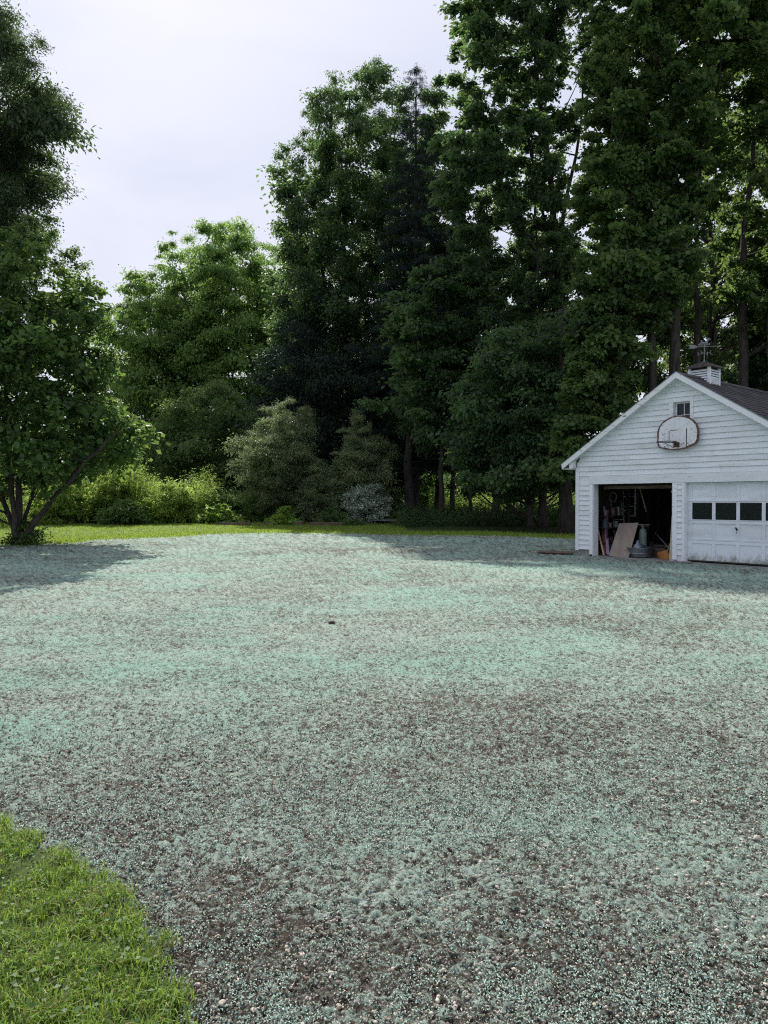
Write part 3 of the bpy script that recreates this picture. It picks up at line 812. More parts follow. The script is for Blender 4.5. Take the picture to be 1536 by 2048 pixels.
# closed sectional door
D2 = empty('garage_door', (0, 0, 0), 0, gar)
def db(name, u0, u1, y0, y1, z0, z1, mat, bev=.003): return MB().box(u0, u1, y0, y1, z0, z1).build(name, mat, D2, bevel=bev)
SP = 0.61; WU = [3.452 + SP * k for k in range(4)]; WW = 0.526
L0, L1 = O2[0] + .024, O2[1] - .024
sections = [(0.115, 0.625), (0.63, 1.14), (1.145, 1.625), (1.63, 2.118)]
for si, (z0, z1) in enumerate(sections):
    mat = PAINT_LOW if si == 0 else PAINT_DOOR
    fr = MB()
    rb = 0.045 if si else 0.03; rt = 0.05
    if si == 2: z0f, z1f = 1.165, 1.60
    else: z0f, z1f = z0 + rb, z1 - (0.075 if si < 2 else rt)
    fr.box(L0, L1, .118, .160, z0, z0f); fr.box(L0, L1, .118, .160, z1f, z1)
    ed = [L0] + sum([[a, a + WW] for a in WU], []) + [L1]
    for a, b in zip(ed[0::2], ed[1::2]):
        b_ = b
        if b_ - a > .003: fr.box(a, b_, .1185, .160, z0f, z1f)
    fr.build('rail_frame', mat, D2)
    for a in WU:
        if si == 2:
            MB().box(a, min(a + WW, L1), .135, .139, z0f, z1f).build('pane', GLASS, D2)
        else:
            MB().box(a, min(a + WW, L1), .138, .150, z0f, z1f).build('panel', mat, D2)
hd = MB(); hx = 4.60
hd.box(hx - .012, hx + .012, .100, .117, .90, .98); hd.tube([(hx - .03, .095, .985), (hx, .088, .94), (hx + .035, .095, .935)], .011, 6); hd.tube([(hx, .117, .855), (hx, .108, .855)], .014, 8)
hd.build('handle', IRON, D2)
db('bottom_seal', L0, L1, .11, .16, .085, .114, m_simple('dark wet wood', (.02, .02, .018), (.05, .05, .04), 20), .002)

# raised door under the ceiling of the open bay
RD = empty('raised_door', (0, 0, 0), 0, gar)
MB().box(O1[0] + .02, O1[1] - .02, .50, .545, 1.985, 2.07).build('bottom_rail', OLDWOOD, RD)
MB().box(O1[0] + .02, O1[1] - .02, .546, 2.7, 2.07, 2.11).build('panel', RAWWOOD, RD)
for u in (O1[0] + .06, O1[1] - .06): MB().tube([(u, .3, 2.13), (u, 3.0, 2.15)], .018, 6).build('track', GALV, RD)

# roof
OV = 0.22
def roof_side(sgn, nm='roof'):
    e = UC + sgn * (UC + .375)
    ze = zroof(e)
    deck = MB().prism([(UC, ZR - .04), (e, ze - .04), (e, ze - .065), (UC, ZR - .065)], -OV + .005, Dg + .25)
    o = deck.build(nm, PAINT_PEEL, gar)
    n = 26; length = math.hypot(e - UC, ZR - ze); sl = math.atan2(ZR - ze, abs(e - UC))
    mb = MB(); ux = sgn * math.cos(sl); uz = -math.sin(sl); nx_ = sgn * math.sin(sl); nz_ = math.cos(sl)
    for i in range(n):
        s0 = i * length / n; s1 = s0 + length / n * 1.0
        y = -OV - .015 - (i % 2) * .15
        while y < Dg + .26:
            y1 = min(y + .30, Dg + .26); y0 = max(y, -OV - .015)
            if y1 - y0 > .02:
                t0 = .006 ; t1 = .016 + random.uniform(0, .006)
                def P(s, y_, h): return (UC + ux * s + nx_ * h, y_, ZR - .04 + uz * s + nz_ * h + .0)
                lo = s1 + .012
                vs = [P(s0, y0 + .003, t0), P(s0, y1 - .003, t0), P(lo, y1 - .003, t1), P(lo, y0 + .003, t1), P(s0, y0 + .003, .001), P(s0, y1 - .003, .001), P(lo, y1 - .003, .002), P(lo, y0 + .003, .002)]
                mb.add(vs, [(0, 1, 2, 3), (0, 3, 7, 4), (1, 5, 6, 2), (3, 2, 6, 7)])
            y = y1 if y1 - y > .29 else y + .30
    s = mb.build('shingles', SHINGLE, o); s['kind'] = 'stuff'
    # white edge board of the rake and strip of drip edge
    w_ = .128
    poly = [(UC, ZR - .012), (e - sgn * .0, ze - .012), (e - sgn * .03, ze - .012 - w_ * 1.1), (UC, ZR - .012 - w_ * 1.19)]
    MB().prism(poly, -OV - .028, -OV).build('rake_board', PAINT_TRIM if sgn > 0 else PAINT_PEEL, o)
    poly = [(UC, ZR + .002), (e, ze + .002), (e, ze - .011), (UC, ZR - .011)]
    MB().prism(poly, -OV - .040, -OV + .02).build('drip_edge', GREYMETAL, o)
    # boxed soffit under the gable overhang
    poly = [(UC, ZR - .105), (e - sgn * .36, ze - .105 + .36 * SL), (e - sgn * .36, ze - .125 + .36 * SL), (UC, ZR - .125)]
    MB().prism(poly, -OV + .002, -.002).build('soffit', PAINT_TRIM, o)
    # eave soffit box and fascia
    MB().box(min(e, e - sgn * .345), max(e, e - sgn * .345), -OV + .03, Dg + .2, ze - .16, ze - .14).build('eave_soffit', PAINT_PEEL, o)
    MB().box(min(e, e - sgn * .02), max(e, e - sgn * .02), -OV + .001, Dg + .24, ze - .139, ze - .066).build('fascia', PAINT_PEEL, o)
    return o
roof_side(-1); roof_side(1)
MB().prism([(UC - .14, ZR - .10), (UC, ZR - .008), (UC + .14, ZR - .10), (UC + .14, ZR - .09), (UC, ZR + .006), (UC - .14, ZR - .09)], -OV - .02, Dg + .27).build('ridge_cap', SHINGLE, gar)
# old return block and rusty scab on the left eave corner
MB().prism([(-.14, 2.60), (-.002, 2.60), (-.002, 2.83), (-.14, 2.74)], -.19, -.03).build('eave_return', PAINT_PEEL, gar)

# cupola
CU = empty('cupola', (0, 0, 0), 0, gar)
ch = 0.27; c0 = 1.0; c1 = c0 + 2 * ch; cz1 = 5.235
cu0, cu1 = UC - ch, UC + ch
co = MB()
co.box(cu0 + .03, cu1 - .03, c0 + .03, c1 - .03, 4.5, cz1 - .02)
co.build('core', m_simple('louvre gap shade', (.02, .02, .022), (.04, .04, .045), 10), CU)  # near-black core, painted as the shade between the louvres
for (u, d) in ((cu0, c0), (cu1, c0), (cu0, c1), (cu1, c1)):
    MB().box(u - .035, u + .035, d - .035, d + .035, zroof(u) - .06, cz1).build('post', PAINT_TRIM, CU)
for k in range(6):
    z = cz1 - .07 - k * .062
    for (d, s) in ((c0, -1), (c1, 1)):
        MB().add([(cu0 + .036, d + s * .028, z - .045), (cu1 - .036, d + s * .028, z - .045), (cu1 - .036, d - s * .012, z + .012), (cu0 + .036, d - s * .012, z + .012),
                  (cu0 + .036, d + s * .016, z - .045), (cu1 - .036, d + s * .016, z - .045), (cu1 - .036, d - s * .024, z + .012), (cu0 + .036, d - s * .024, z + .012)],
                 [(0, 1, 2, 3), (4, 7, 6, 5), (0, 4, 5, 1), (3, 2, 6, 7), (0, 3, 7, 4), (1, 5, 6, 2)]).build('louvre', PAINT_TRIM, CU)
    if z > zroof(cu1) + .12:
        for (u, s) in ((cu0, -1), (cu1, 1)):
            MB().add([(u + s * .028, c0 + .036, z - .045), (u + s * .028, c1 - .036, z - .045), (u - s * .012, c1 - .036, z + .012), (u - s * .012, c0 + .036, z + .012),
                      (u + s * .016, c0 + .036, z - .045), (u + s * .016, c1 - .036, z - .045), (u - s * .024, c1 - .036, z + .012), (u - s * .024, c0 + .036, z + .012)],
                     [(0, 1, 2, 3), (4, 7, 6, 5), (0, 4, 5, 1), (3, 2, 6, 7), (0, 3, 7, 4), (1, 5, 6, 2)]).build('louvre', PAINT_TRIM, CU)
for (u, s) in ((cu0, -1), (cu1, 1)):
    MB().box(min(u, u + s * .02), max(u, u + s * .02), c0 + .036, c1 - .036, zroof(u) - .05, zroof(u) + .14).build('side_panel', m_paint('mossy paint', (.62, .65, .66), (.16, .19, .12), .8), CU)
ov = .10; apx = Vector((UC, (c0 + c1) / 2, 5.43))
cr4 = [Vector((cu0 - ov, c0 - ov, cz1 - .01)), Vector((cu1 + ov, c0 - ov, cz1 - .01)), Vector((cu1 + ov, c1 + ov, cz1 - .01)), Vector((cu0 - ov, c1 + ov, cz1 - .01))]
cr_ = MB(); cr_.add([v for v in cr4] + [v + Vector((0, 0, .03)) for v in cr4] + [apx], [(3, 2, 1, 0), (0, 1, 5, 4), (1, 2, 6, 5), (2, 3, 7, 6), (3, 0, 4, 7), (4, 5, 8), (5, 6, 8), (6, 7, 8), (7, 4, 8)])
cro = cr_.build('roof', SHINGLE_OLD, CU)
for side in range(4):
    a, b = cr4[side] + Vector((0, 0, .03)), cr4[(side + 1) % 4] + Vector((0, 0, .03))
    mb = MB()
    for i in range(6):
        t0, t1 = i / 6, (i + 1) / 6
        A0 = a.lerp(apx, t0); B0 = b.lerp(apx, t0); A1 = a.lerp(apx, t1); B1 = b.lerp(apx, t1)
        up = Vector((0, 0, .016))
        m_ = 6 - i
        for j in range(m_):
            p0 = A0.lerp(B0, j / m_ + .01); p1 = A0.lerp(B0, (j + 1) / m_ - .01); q0 = A1.lerp(B1, max(0, min(1, j / m_ + .01))); q1 = A1.lerp(B1, (j + 1) / m_ - .01)
            u_ = up * random.uniform(.8, 1.5)
            mb.add([p0 + u_, p1 + u_, q1 + up * .3, q0 + up * .3, p0, p1], [(0, 1, 2, 3), (4, 5, 1, 0)])
    s = mb.build('shingles', SHINGLE_OLD, cro); s['kind'] = 'stuff'

def to_world(p): return G0 + RG.transposed() @ Vector(p)
# ------------------------------------------------------------------ weathervane on the cupola
wv = empty('weathervane', to_world((UC, (c0 + c1) / 2, 5.41)), R(-YAW))
tag(wv, 'dark metal horse weathervane standing on top of the cupola', 'weathervane')
MB().tube([(0, 0, 0), (0, 0, .05)], [.035, .02], 8).tube([(0, 0, .05), (0, 0, .15), (0, 0, .5)], [.016, .011, .009], 6).build('pole', GREYMETAL, wv)
MB().tube([(-.17, 0, .235), (.17, 0, .235)], .008, 5).tube([(0, -.17, .235), (0, .17, .235)], .008, 5).build('cross_arms', GREYMETAL, wv)
def letter(ch, M):
    S = dict(N=[[(0, 0), (0, 1)], [(0, 1), (.7, 0)], [(.7, 0), (.7, 1)]], E=[[(0, 0), (0, 1)], [(0, 1), (.6, 1)], [(0, .5), (.5, .5)], [(0, 0), (.6, 0)]],
             S=[[(.6, .9), (.1, 1)], [(.1, 1), (0, .6)], [(0, .6), (.6, .45)], [(.6, .45), (.55, .05)], [(.55, .05), (0, .08)]], W=[[(0, 1), (.2, 0)], [(.2, 0), (.4, .7)], [(.4, .7), (.6, 0)], [(.6, 0), (.8, 1)]])[ch]
    mb = MB()
    for a, b in S: mb.tube([M @ Vector((a[0] * .09 - .03, 0, a[1] * .09)), M @ Vector((b[0] * .09 - .03, 0, b[1] * .09))], .009, 4)
    return mb
for ch_, (x, y) in zip('NESW', ((0, .17), (.17, 0), (0, -.17), (-.17, 0))):
    letter(ch_, Matrix.Translation((x, y, .20)) @ Matrix.Rotation(R(-50), 4, 'Z').inverted().inverted()).build('letter', GREYMETAL, wv)
ar = Matrix.Rotation(R(38), 4, 'Z')
aw = MB(); aw.tube([ar @ Vector((-.30, 0, .42)), ar @ Vector((.36, 0, .42))], .008, 5)
aw.add([ar @ Vector(p) for p in ((-.42, -.003, .38), (-.34, -.003, .42), (-.42, -.003, .475), (-.24, -.003, .475), (-.16, -.003, .42), (-.24, -.003, .38), (-.42, .003, .38), (-.34, .003, .42), (-.42, .003, .475), (-.24, .003, .475), (-.16, .003, .42), (-.24, .003, .38))],
       [(0, 1, 2, 3, 4, 5), (11, 10, 9, 8, 7, 6), (0, 6, 7, 1), (1, 7, 8, 2), (2, 8, 9, 3), (3, 9, 10, 4), (4, 10, 11, 5), (5, 11, 6, 0)])
aw.add([ar @ Vector(p) for p in ((.36, -.003, .45), (.44, -.003, .42), (.36, -.003, .39), (.36, .003, .45), (.44, .003, .42), (.36, .003, .39))], [(0, 2, 1), (3, 4, 5), (0, 1, 4, 3), (1, 2, 5, 4), (2, 0, 3, 5)])
aw.build('arrow', GREYMETAL, wv)
hs = [(-.14, .50), (-.16, .46), (-.13, .45), (-.10, .53), (-.06, .55), (.02, .545), (.05, .58), (.09, .64), (.12, .655), (.16, .62), (.145, .60), (.115, .61), (.09, .56), (.085, .52), (.13, .50), (.12, .46), (.135, .455), (.15, .505), (.08, .495), (.04, .50), (.05, .45), (.035, .445), (.02, .49), (-.05, .495), (-.08, .475), (-.06, .435), (-.075, .43), (-.10, .475), (-.09, .50), (-.115, .51)]
hp = MB(); n_ = len(hs)
vs = [ar @ Vector((a, -.004, b)) for a, b in hs] + [ar @ Vector((a, .004, b)) for a, b in hs]
hp.add(vs, [tuple(range(n_)), tuple(reversed(range(n_, 2 * n_)))] + [(i, i + n_, (i + 1) % n_ + n_, (i + 1) % n_) for i in range(n_)])
hp.build('horse', GREYMETAL, wv)

# ------------------------------------------------------------------ basketball backboard
bb = empty('basketball_backboard', to_world((3.19, -.15, 2.97)), R(-YAW))
tag(bb, 'rusty peeling white basketball backboard with bare hoop hung on the garage gable', 'backboard')
def m_bb():
    m, t, o = nodes('peeling backboard enamel'); v = coord(t)
    n = noise(t, v, 11, 8, 0.7, 0.6); f = ramp(t, n, [(0.60, (0, 0, 0)), (0.63, (1, 1, 1))])
    st = ramp(t, noise(t, coord(t, (2, 1, .5)), 5, 5), [(0.45, (0, 0, 0)), (0.8, (.5, .5, .5))])
    c = mix(t, st, (0.70, 0.72, 0.76), (0.42, 0.36, 0.31)); c = mix(t, f, c, (0.15, 0.085, 0.06))
    finish(t, o, c, 0.5, None, 0.4); return m
BBM = m_bb()
def bb_outline(k=1.0, jit=0.0):
    pts = []
    for a in np.linspace(0, 180, 25):
        an = R(a); pts.append((.565 * math.cos(an) ** 1 if True else 0, .44 + .445 * math.sin(an)))
    pts += [(-.565, .26), (-.55, .13), (-.50, .07), (-.36, .035), (-.22, .005), (0, 0.0), (.20, .02), (.36, .07), (.50, .13), (.565, .22)]
    c = Vector((0, .45)); out_ = []
    for x, z in pts:
        v = Vector((x, z)) - c; j = random.uniform(-jit, jit); v = v * (k + j); out_.append((c.x + v.x, c.y + v.y))
    return out_
op = bb_outline(.985)
MB().prism(op, -.012, .012).build('board', BBM, bb)
po = bb_outline(1.0, .006); pi_ = bb_outline(.925, .022)
rg = MB(); n_ = len(po)
vs = [(a, -.020, b) for a, b in po] + [(a, -.0155, b) for a, b in pi_] + [(a, .022, b) for a, b in po]
rg.add(vs, [(i, (i + 1) % n_, (i + 1) % n_ + n_, i + n_) for i in range(n_)] + [(i, i + 2 * n_, (i + 1) % n_ + 2 * n_, (i + 1) % n_) for i in range(n_)])
rg.build('rusted_edge', RUST, bb)
sq = MB(); sq.box(-.24, -.222, -.015, -.0125, .22, .50); sq.box(-.21, .02, -.015, -.0125, .505, .522); sq.box(.232, .256, -.015, -.0125, .02, .54)
sq.build('painted_square', RUST, bb)
chp = MB()
for k in range(26):
    x = random.uniform(-.4, .48); z = random.choice([random.uniform(.04, .16), random.uniform(.1, .2), random.uniform(.3, .5)])
    if z > .25: x = random.uniform(-.46, -.33)
    r_ = random.uniform(.008, .03)
    chp.add([(x + r_ * math.cos(a) * random.uniform(.5, 1.3), -.0135, z + r_ * .6 * math.sin(a) * random.uniform(.5, 1.3)) for a in np.linspace(0, 2 * math.pi, 7)[:-1]], [tuple(range(6))])
chp.build('paint_chips', RUST, bb)['kind'] = 'stuff'
ri = MB(); rc_ = Vector((-.06, -.46, .185))
pts = [rc_ + Vector((.24 * math.cos(a), .24 * math.sin(a), 0)) for a in np.linspace(0, 2 * math.pi, 25)]
ri.tube(pts, .011, 6, False)
for s in (-1, 1): ri.tube([rc_ + Vector((s * .16, .18, 0)), (s * .07 - .03, -.02, .06)], .008, 5)
ri.build('rim', IRON, bb)
br = MB(); br.box(-.10, .06, -.20, -.0205, .178, .192); br.box(-.10, .06, -.032, -.0205, .07, .177)
br.build('rim_bracket', RUST, bb)
MB().box(-.30, -.24, .023, .119, .1, .8).box(.24, .30, .023, .119, .1, .8).build('mount', OLDWOOD, bb)

# ------------------------------------------------------------------ things inside the open bay
def W(p): return to_world(p)
def slab4(name, label, cat, tl, tr_, brr, bl, th, mat, group=None, d_top=.6, d_bot=.12):
    P = [gl(*tl, d_top), gl(*tr_, d_top), gl(*brr, d_bot), gl(*bl, d_bot)]
    P = [W(p) for p in P]; c = (P[2] + P[3]) / 2
    n = (P[1] - P[0]).cross(P[3] - P[0]).normalized() * th
    mb = MB().add([p - c for p in P] + [p + n - c for p in P], [(0, 1, 2, 3), (7, 6, 5, 4), (0, 4, 5, 1), (1, 5, 6, 2), (2, 6, 7, 3), (3, 7, 4, 0)])
    o = mb.build(name, mat, None, loc=c); tag(o, label, cat, group); return o
slab4('plywood_sheet', 'bare brown plywood sheet leaning askew in the open garage door', 'plywood sheet', (1239, 1047), (1277, 1046), (1257, 1117.5), (1218, 1112), -.014, PLY, None, .75, .16)
def stick(name, label, cat, a, b, r_, mat, da, db_, group=None, flat=None):
    A = W(gl(*a, da)); B = W(gl(*b, db_))
    mb = MB(); mb.tube([A - B, Vector((0, 0, 0))], r_, 4 if flat else 7)
    o = mb.build(name, mat, None, loc=B); tag(o, label, cat, group); return o
slab4('board', 'pale violet edged plank leaning upright left of the plywood', 'plank', (1206, 1012), (1209.5, 1012), (1219, 1109), (1213, 1109), .03, PURPLEP, None, 1.0, .35)
slab4('board', 'short tan lath leaning against the left door jamb', 'plank', (1194, 1057), (1196.2, 1057), (1209, 1110.5), (1206, 1110.5), .02, TANWOOD, None, .5, .25)
slab4('board', 'wide faded red board leaning behind the violet plank', 'plank', (1202, 1035), (1208, 1035), (1213.5, 1107.5), (1205, 1107.5), .02, REDP, None, 1.1, .45)
slab4('board', 'tall yellow tan plank leaning on the post beside the closed door', 'plank', (1343.3, 1033), (1346.5, 1033), (1345, 1122), (1338, 1122), .02, TANWOOD, None, .18, .04)
# ladder
la, lb = W(gl(1222, 1004, 1.6)), W(gl(1233, 1100, .9))
ld = empty('ladder', lb); tag(ld, 'aluminium ladder leaning in the dark behind the planks', 'ladder')
side = (RG.transposed() @ Vector((.33, .1, 0)))
for s in (0, 1): MB().tube([side * s, la - lb + side * s * .9], .022, 4).build('rail', ALU, ld)
for k in range(1, 8):
    a = (la - lb) * (k / 8); MB().tube([a, a + side * (1 - .1 * k / 8)], .014, 5).build('rung', ALU, ld)
# wash tub
tp = W(gl(1280, 1112, .55)); tp.z = .056
tub = empty('wash_tub', tp); tag(tub, 'round galvanised wash tub standing beside the plywood sheet', 'wash tub')
MB().lathe([(.001, .012), (.29, .012), (.31, .03), (.33, .12), (.337, .125), (.335, .14), (.355, .26), (.372, .27), (.372, .285), (.345, .285), (.32, .14), (.28, .03), (.001, .025)], 28).build('tub_body', GALV, tub, smooth=False)
for s in (-1, 1): MB().tube([(s * .36, -.06, .23), (s * .41, -.05, .20), (s * .41, .05, .20), (s * .36, .06, .23)], .008, 5).build('handle', GALV, tub)
jg = empty('glass_jug', tp + Vector((-.05, .02, .05))); tag(jg, 'blue grey round jug standing in the wash tub', 'jug')
MB().lathe([(.001, 0), (.13, 0), (.155, .04), (.155, .22), (.12, .30), (.05, .35), (.04, .42), (.05, .43), (.03, .43), (.001, .42)], 18).build('jug_body', m_simple('cloudy glass', (.10, .13, .17), (.16, .2, .25), 8, .12, 0, 30, .8), jg, smooth=True)
MB().tube([(.12, 0, .30), (.19, 0, .28), (.17, 0, .18)], .012, 6).build('handle', BLACKP, jg)
tk = W(gl(1285.5, 1090, .95)); tk.z = .056
tn = empty('metal_tank', tk); tag(tn, 'tall pale green metal cylinder standing behind the wash tub', 'tank')
MB().lathe([(.001, 0), (.10, 0), (.11, .02), (.11, .30), (.115, .31), (.11, .32), (.11, .70), (.08, .78), (.03, .80), (.03, .86), (.001, .86)], 18).build('tank_body', GREENP, tn, smooth=True)
MB().tube([(0, 0, .86), (.08, 0, .92), (.16, -.03, .80)], .012, 6).build('hose', BLACKP, tn)
# lawn mower like machine in the dark: push handle, deck, wheels
mw = W(gl(1302, 1110, 1.5)); mw.z = .056
mo = empty('lawn_mower', mw, R(-YAW)); tag(mo, 'dark push lawn mower parked deep in the open bay', 'lawn mower')
MB().box(-.27, .27, -.36, .36, .12, .24).build('deck', IRON, mo, bevel=.03)
MB().lathe([(.001, .40), (.12, .40), (.14, .37), (.14, .25), (.16, .24)], 16).build('engine', BLACKP, mo)
MB().tube([(-.2, .3, .2), (-.2, .85, .95), (.2, .85, .95), (.2, .3, .2)], .013, 6).build('push_handle', IRON, mo)
for a in (-.3, .3):
    for b in (-.28, .28):
        MB().lathe([(.001, -.02), (.09, -.025), (.095, 0), (.09, .025), (.001, .02)], 14, Matrix.Translation((a, b, .095)) @ Matrix.Rotation(R(90), 4, 'Y')).build('wheel', BLACKP, mo)
# stand with a pale basin
bs = W(gl(1288, 1100, 1.3)); bs.z = .056
bo = empty('enamel_basin', bs); tag(bo, 'pale shallow basin on a thin stand above the wash tub', 'basin')
bz = gl(1288, 1049.5, 1.3).z - .056
MB().lathe([(.001, bz - .07), (.10, bz - .065), (.17, bz), (.185, bz + .005), (.185, bz + .012), (.16, bz + .005), (.09, bz - .05), (.001, bz - .055)], 20).build('basin', PALE, bo, smooth=True)
for a in (0, 2.1, 4.2): MB().tube([(.09 * math.cos(a), .09 * math.sin(a), bz - .06), (.2 * math.cos(a), .2 * math.sin(a), .0)], .009, 5).build('leg', IRON, bo)
# shovels
sh_ = W(gl(1330, 1119, .45)); sh_.z = .057
so = empty('snow_shovel', sh_, R(-YAW)); tag(so, 'orange plastic snow shovel standing by the right door post', 'shovel')
bl = MB(); 
for i in range(6):
    t0 = -.16 + i * .32 / 6; t1 = t0 + .32 / 6
    f = lambda t: .05 * (1 - (t / .16) ** 2)
    bl.add([(t0, f(t0), 0), (t1, f(t1), 0), (t1 * .8, f(t1) + .06, .27), (t0 * .8, f(t0) + .06, .27), (t0, f(t0) + .008, 0), (t1, f(t1) + .008, 0), (t1 * .8, f(t1) + .068, .27), (t0 * .8, f(t0) + .068, .27)],
           [(0, 1, 2, 3), (7, 6, 5, 4), (0, 4, 5, 1), (3, 2, 6, 7)])
bl.build('blade', ORANGE, so, rot=(R(-24), R(-16), R(38)))
MB().tube([(0.02, .09, .20), (.18, .30, .95)], .016, 7).build('shaft', GREENP, so)
MB().tube([(.10, .30, .96), (.26, .30, .94)], .018, 6).build('grip', BLACKP, so)
s2 = W(gl(1335, 1092, .8)); 
stick('rake_handle', 'grey bare tool handle leaning diagonally near the orange shovel', 'tool handle', (1311, 1066), (1338, 1096), .016, ALU, 1.6, .7)
stick('brace_pole', 'thin pole hanging down from the ceiling of the open bay', 'pole', (1280, 978), (1292.6, 1023), .02, TANWOOD, 2.2, 2.2)
stick('broom_handle', 'yellow broom handle slanting below the side window', 'broom handle', (1253, 1019), (1237, 1030), .014, TANWOOD, 2.0, 1.9)
slab4('lumber_offcut', 'short tan lumber end sticking out at the top right of the open bay', 'lumber', (1341.5, 981.5), (1349, 978.5), (1349, 984), (1343, 986.5), .09, TANWOOD, None, .35, .35)
# storage rack against the left wall
rk = W((.42, 1.15, .056)); ro = empty('storage_rack', rk, R(-YAW)); tag(ro, 'dark storage rack with clutter along the inside left wall', 'storage rack')
for z in (.35, .8, 1.15): MB().box(-.2, .25, -.6, .6, z - .02, z).build('shelf', RAWWOOD, ro)
for a in (-.2, .22):
    for b in (-.6, .56): MB().box(a, a + .04, b, b + .04, 0, 1.3).build('post', RAWWOOD, ro)
for (z, y, r_, h_, mt, txt) in ((.35, -.42, .085, .22, REDP, 'faded red can on the lowest shelf of the storage rack'), (.35, -.12, .08, .16, OLDWOOD, 'brown can on the lowest shelf of the storage rack'),
        (.35, .2, .085, .26, BLACKP, 'tall black can on the lowest shelf of the storage rack'), (.8, -.4, .07, .2, BLUEP, 'blue can on the middle shelf of the storage rack'),
        (.8, -.15, .06, .13, GREYMETAL, 'small grey can on the middle shelf of the storage rack'), (.8, .15, .08, .18, GREENP, 'green can on the middle shelf of the storage rack'),
        (1.15, -.35, .07, .15, PURPLEP, 'violet can on the top shelf of the storage rack'), (1.15, 0, .075, .2, OLDWOOD, 'brown can on the top shelf of the storage rack'),
        (1.15, .3, .06, .25, GREYMETAL, 'tall grey can on the top shelf of the storage rack')):
    p = rk + RG.transposed() @ Vector((.05, y, z))
    cn = MB().lathe([(.001, 0), (r_, 0), (r_, h_), (r_ * .95, h_ + .01), (.001, h_ + .01)], 12).build('paint_can', mt, None, loc=p)
    tag(cn, txt, 'can', 'cans on the storage rack')
bx_ = W(gl(1318, 1112, 1.1)); bx_.z = .056
cb = empty('cardboard_box', bx_, R(-YAW + 15)); tag(cb, 'brown cardboard box on the floor left of the orange shovel', 'box')
MB().box(-.2, .2, -.15, .15, 0, .26).build('box_body', OLDWOOD, cb)
for s_ in (-1, 1): MB().add([(-.2, s_ * .152, .26), (.2, s_ * .152, .26), (.2, s_ * .26, .33), (-.2, s_ * .26, .33)], [(0, 1, 2, 3)]).build('flap', OLDWOOD, cb)
bk_ = W(gl(1228, 1108, .8)); bk_.z = .056
bu = empty('bucket', bk_); tag(bu, 'small dark bucket half hidden behind the plywood sheet', 'bucket')
MB().lathe([(.001, 0), (.11, 0), (.145, .30), (.15, .31), (.13, .30), (.1, .02), (.001, .02)], 16).build('bucket_body', BLUEP, bu)
MB().tube([(-.145, 0, .29), (-.1, 0, .42), (.1, 0, .42), (.145, 0, .29)], .005, 5).build('handle', IRON, bu)
hz_ = W(gl(1226, 985, 1.4))
hs_ = MB().tube([(.12 * math.cos(a), .02 * math.sin(3 * a), -.14 + .14 * math.sin(a)) for a in np.linspace(0, 6.283 * 3, 50)], .012, 5)
tag(hs_.build('hose_coil', GREENP, None, hz_, (0, 0, R(-YAW))), 'coiled hose hanging high on the left inside the open bay', 'hose')
# white tubular frame behind the door windows
p0 = gl(1501, 1027.8, .9); wf = empty('pipe_frame', W((p0.x, p0.y, .056)), R(-YAW)); tag(wf, 'white tubular frame standing behind the closed door windows', 'pipe frame')
hz = p0.z - .056
MB().tube([(0, 0, 0), (0, 0, hz), (1.3, .15, hz)], .014, 6).build('front_bar', PALE, wf)
MB().tube([(.07, .1, 0), (.07, .1, hz - .01)], .012, 6).build('rear_bar', PALE, wf)
# timber lying at the foot of the garage's left corner
a = ground_at(1092, 1110); b = ground_at(1152, 1113)
for k, (zo, yo, n1) in enumerate(((.05, 0, 'long weathered timber lying on the ground left of the garage corner'), (.05, .17, 'second weathered timber lying behind the first by the garage corner'))):
    A = Vector((a[0] - .2 * k, a[1] + yo, gz(*a) + zo)); B = Vector((b[0] - .05, b[1] + yo + .1, gz(*b) + zo))
    t = tag(MB().tube([A - B, (A - B) * .5 + Vector((0, 0, .012)), Vector((0, 0, 0))], .055, 4).build('timber', OLDWOOD, None, loc=B), n1, 'timber')
# rubble at the foot of the middle post
for k in range(9):
    p = W((3.06 + random.uniform(0, .42), -.08 + random.uniform(-.06, .05), .05)); r_ = random.uniform(.03, .07)
    mb = MB(); 
    bm = bmesh.new(); bmesh.ops.create_icosphere(bm, subdivisions=1, radius=r_)
    for v in bm.verts: v.co = Vector((v.co.x, v.co.y, v.co.z * .7)) * random.uniform(.75, 1.25)
    me = bpy.data.meshes.new('rubble'); bm.to_mesh(me); bm.free()
    o = link('rubble', me, STONE2, None, p); tag(o, 'dark broken lump at the foot of the post between the doors', 'rubble', 'lumps at the middle post')

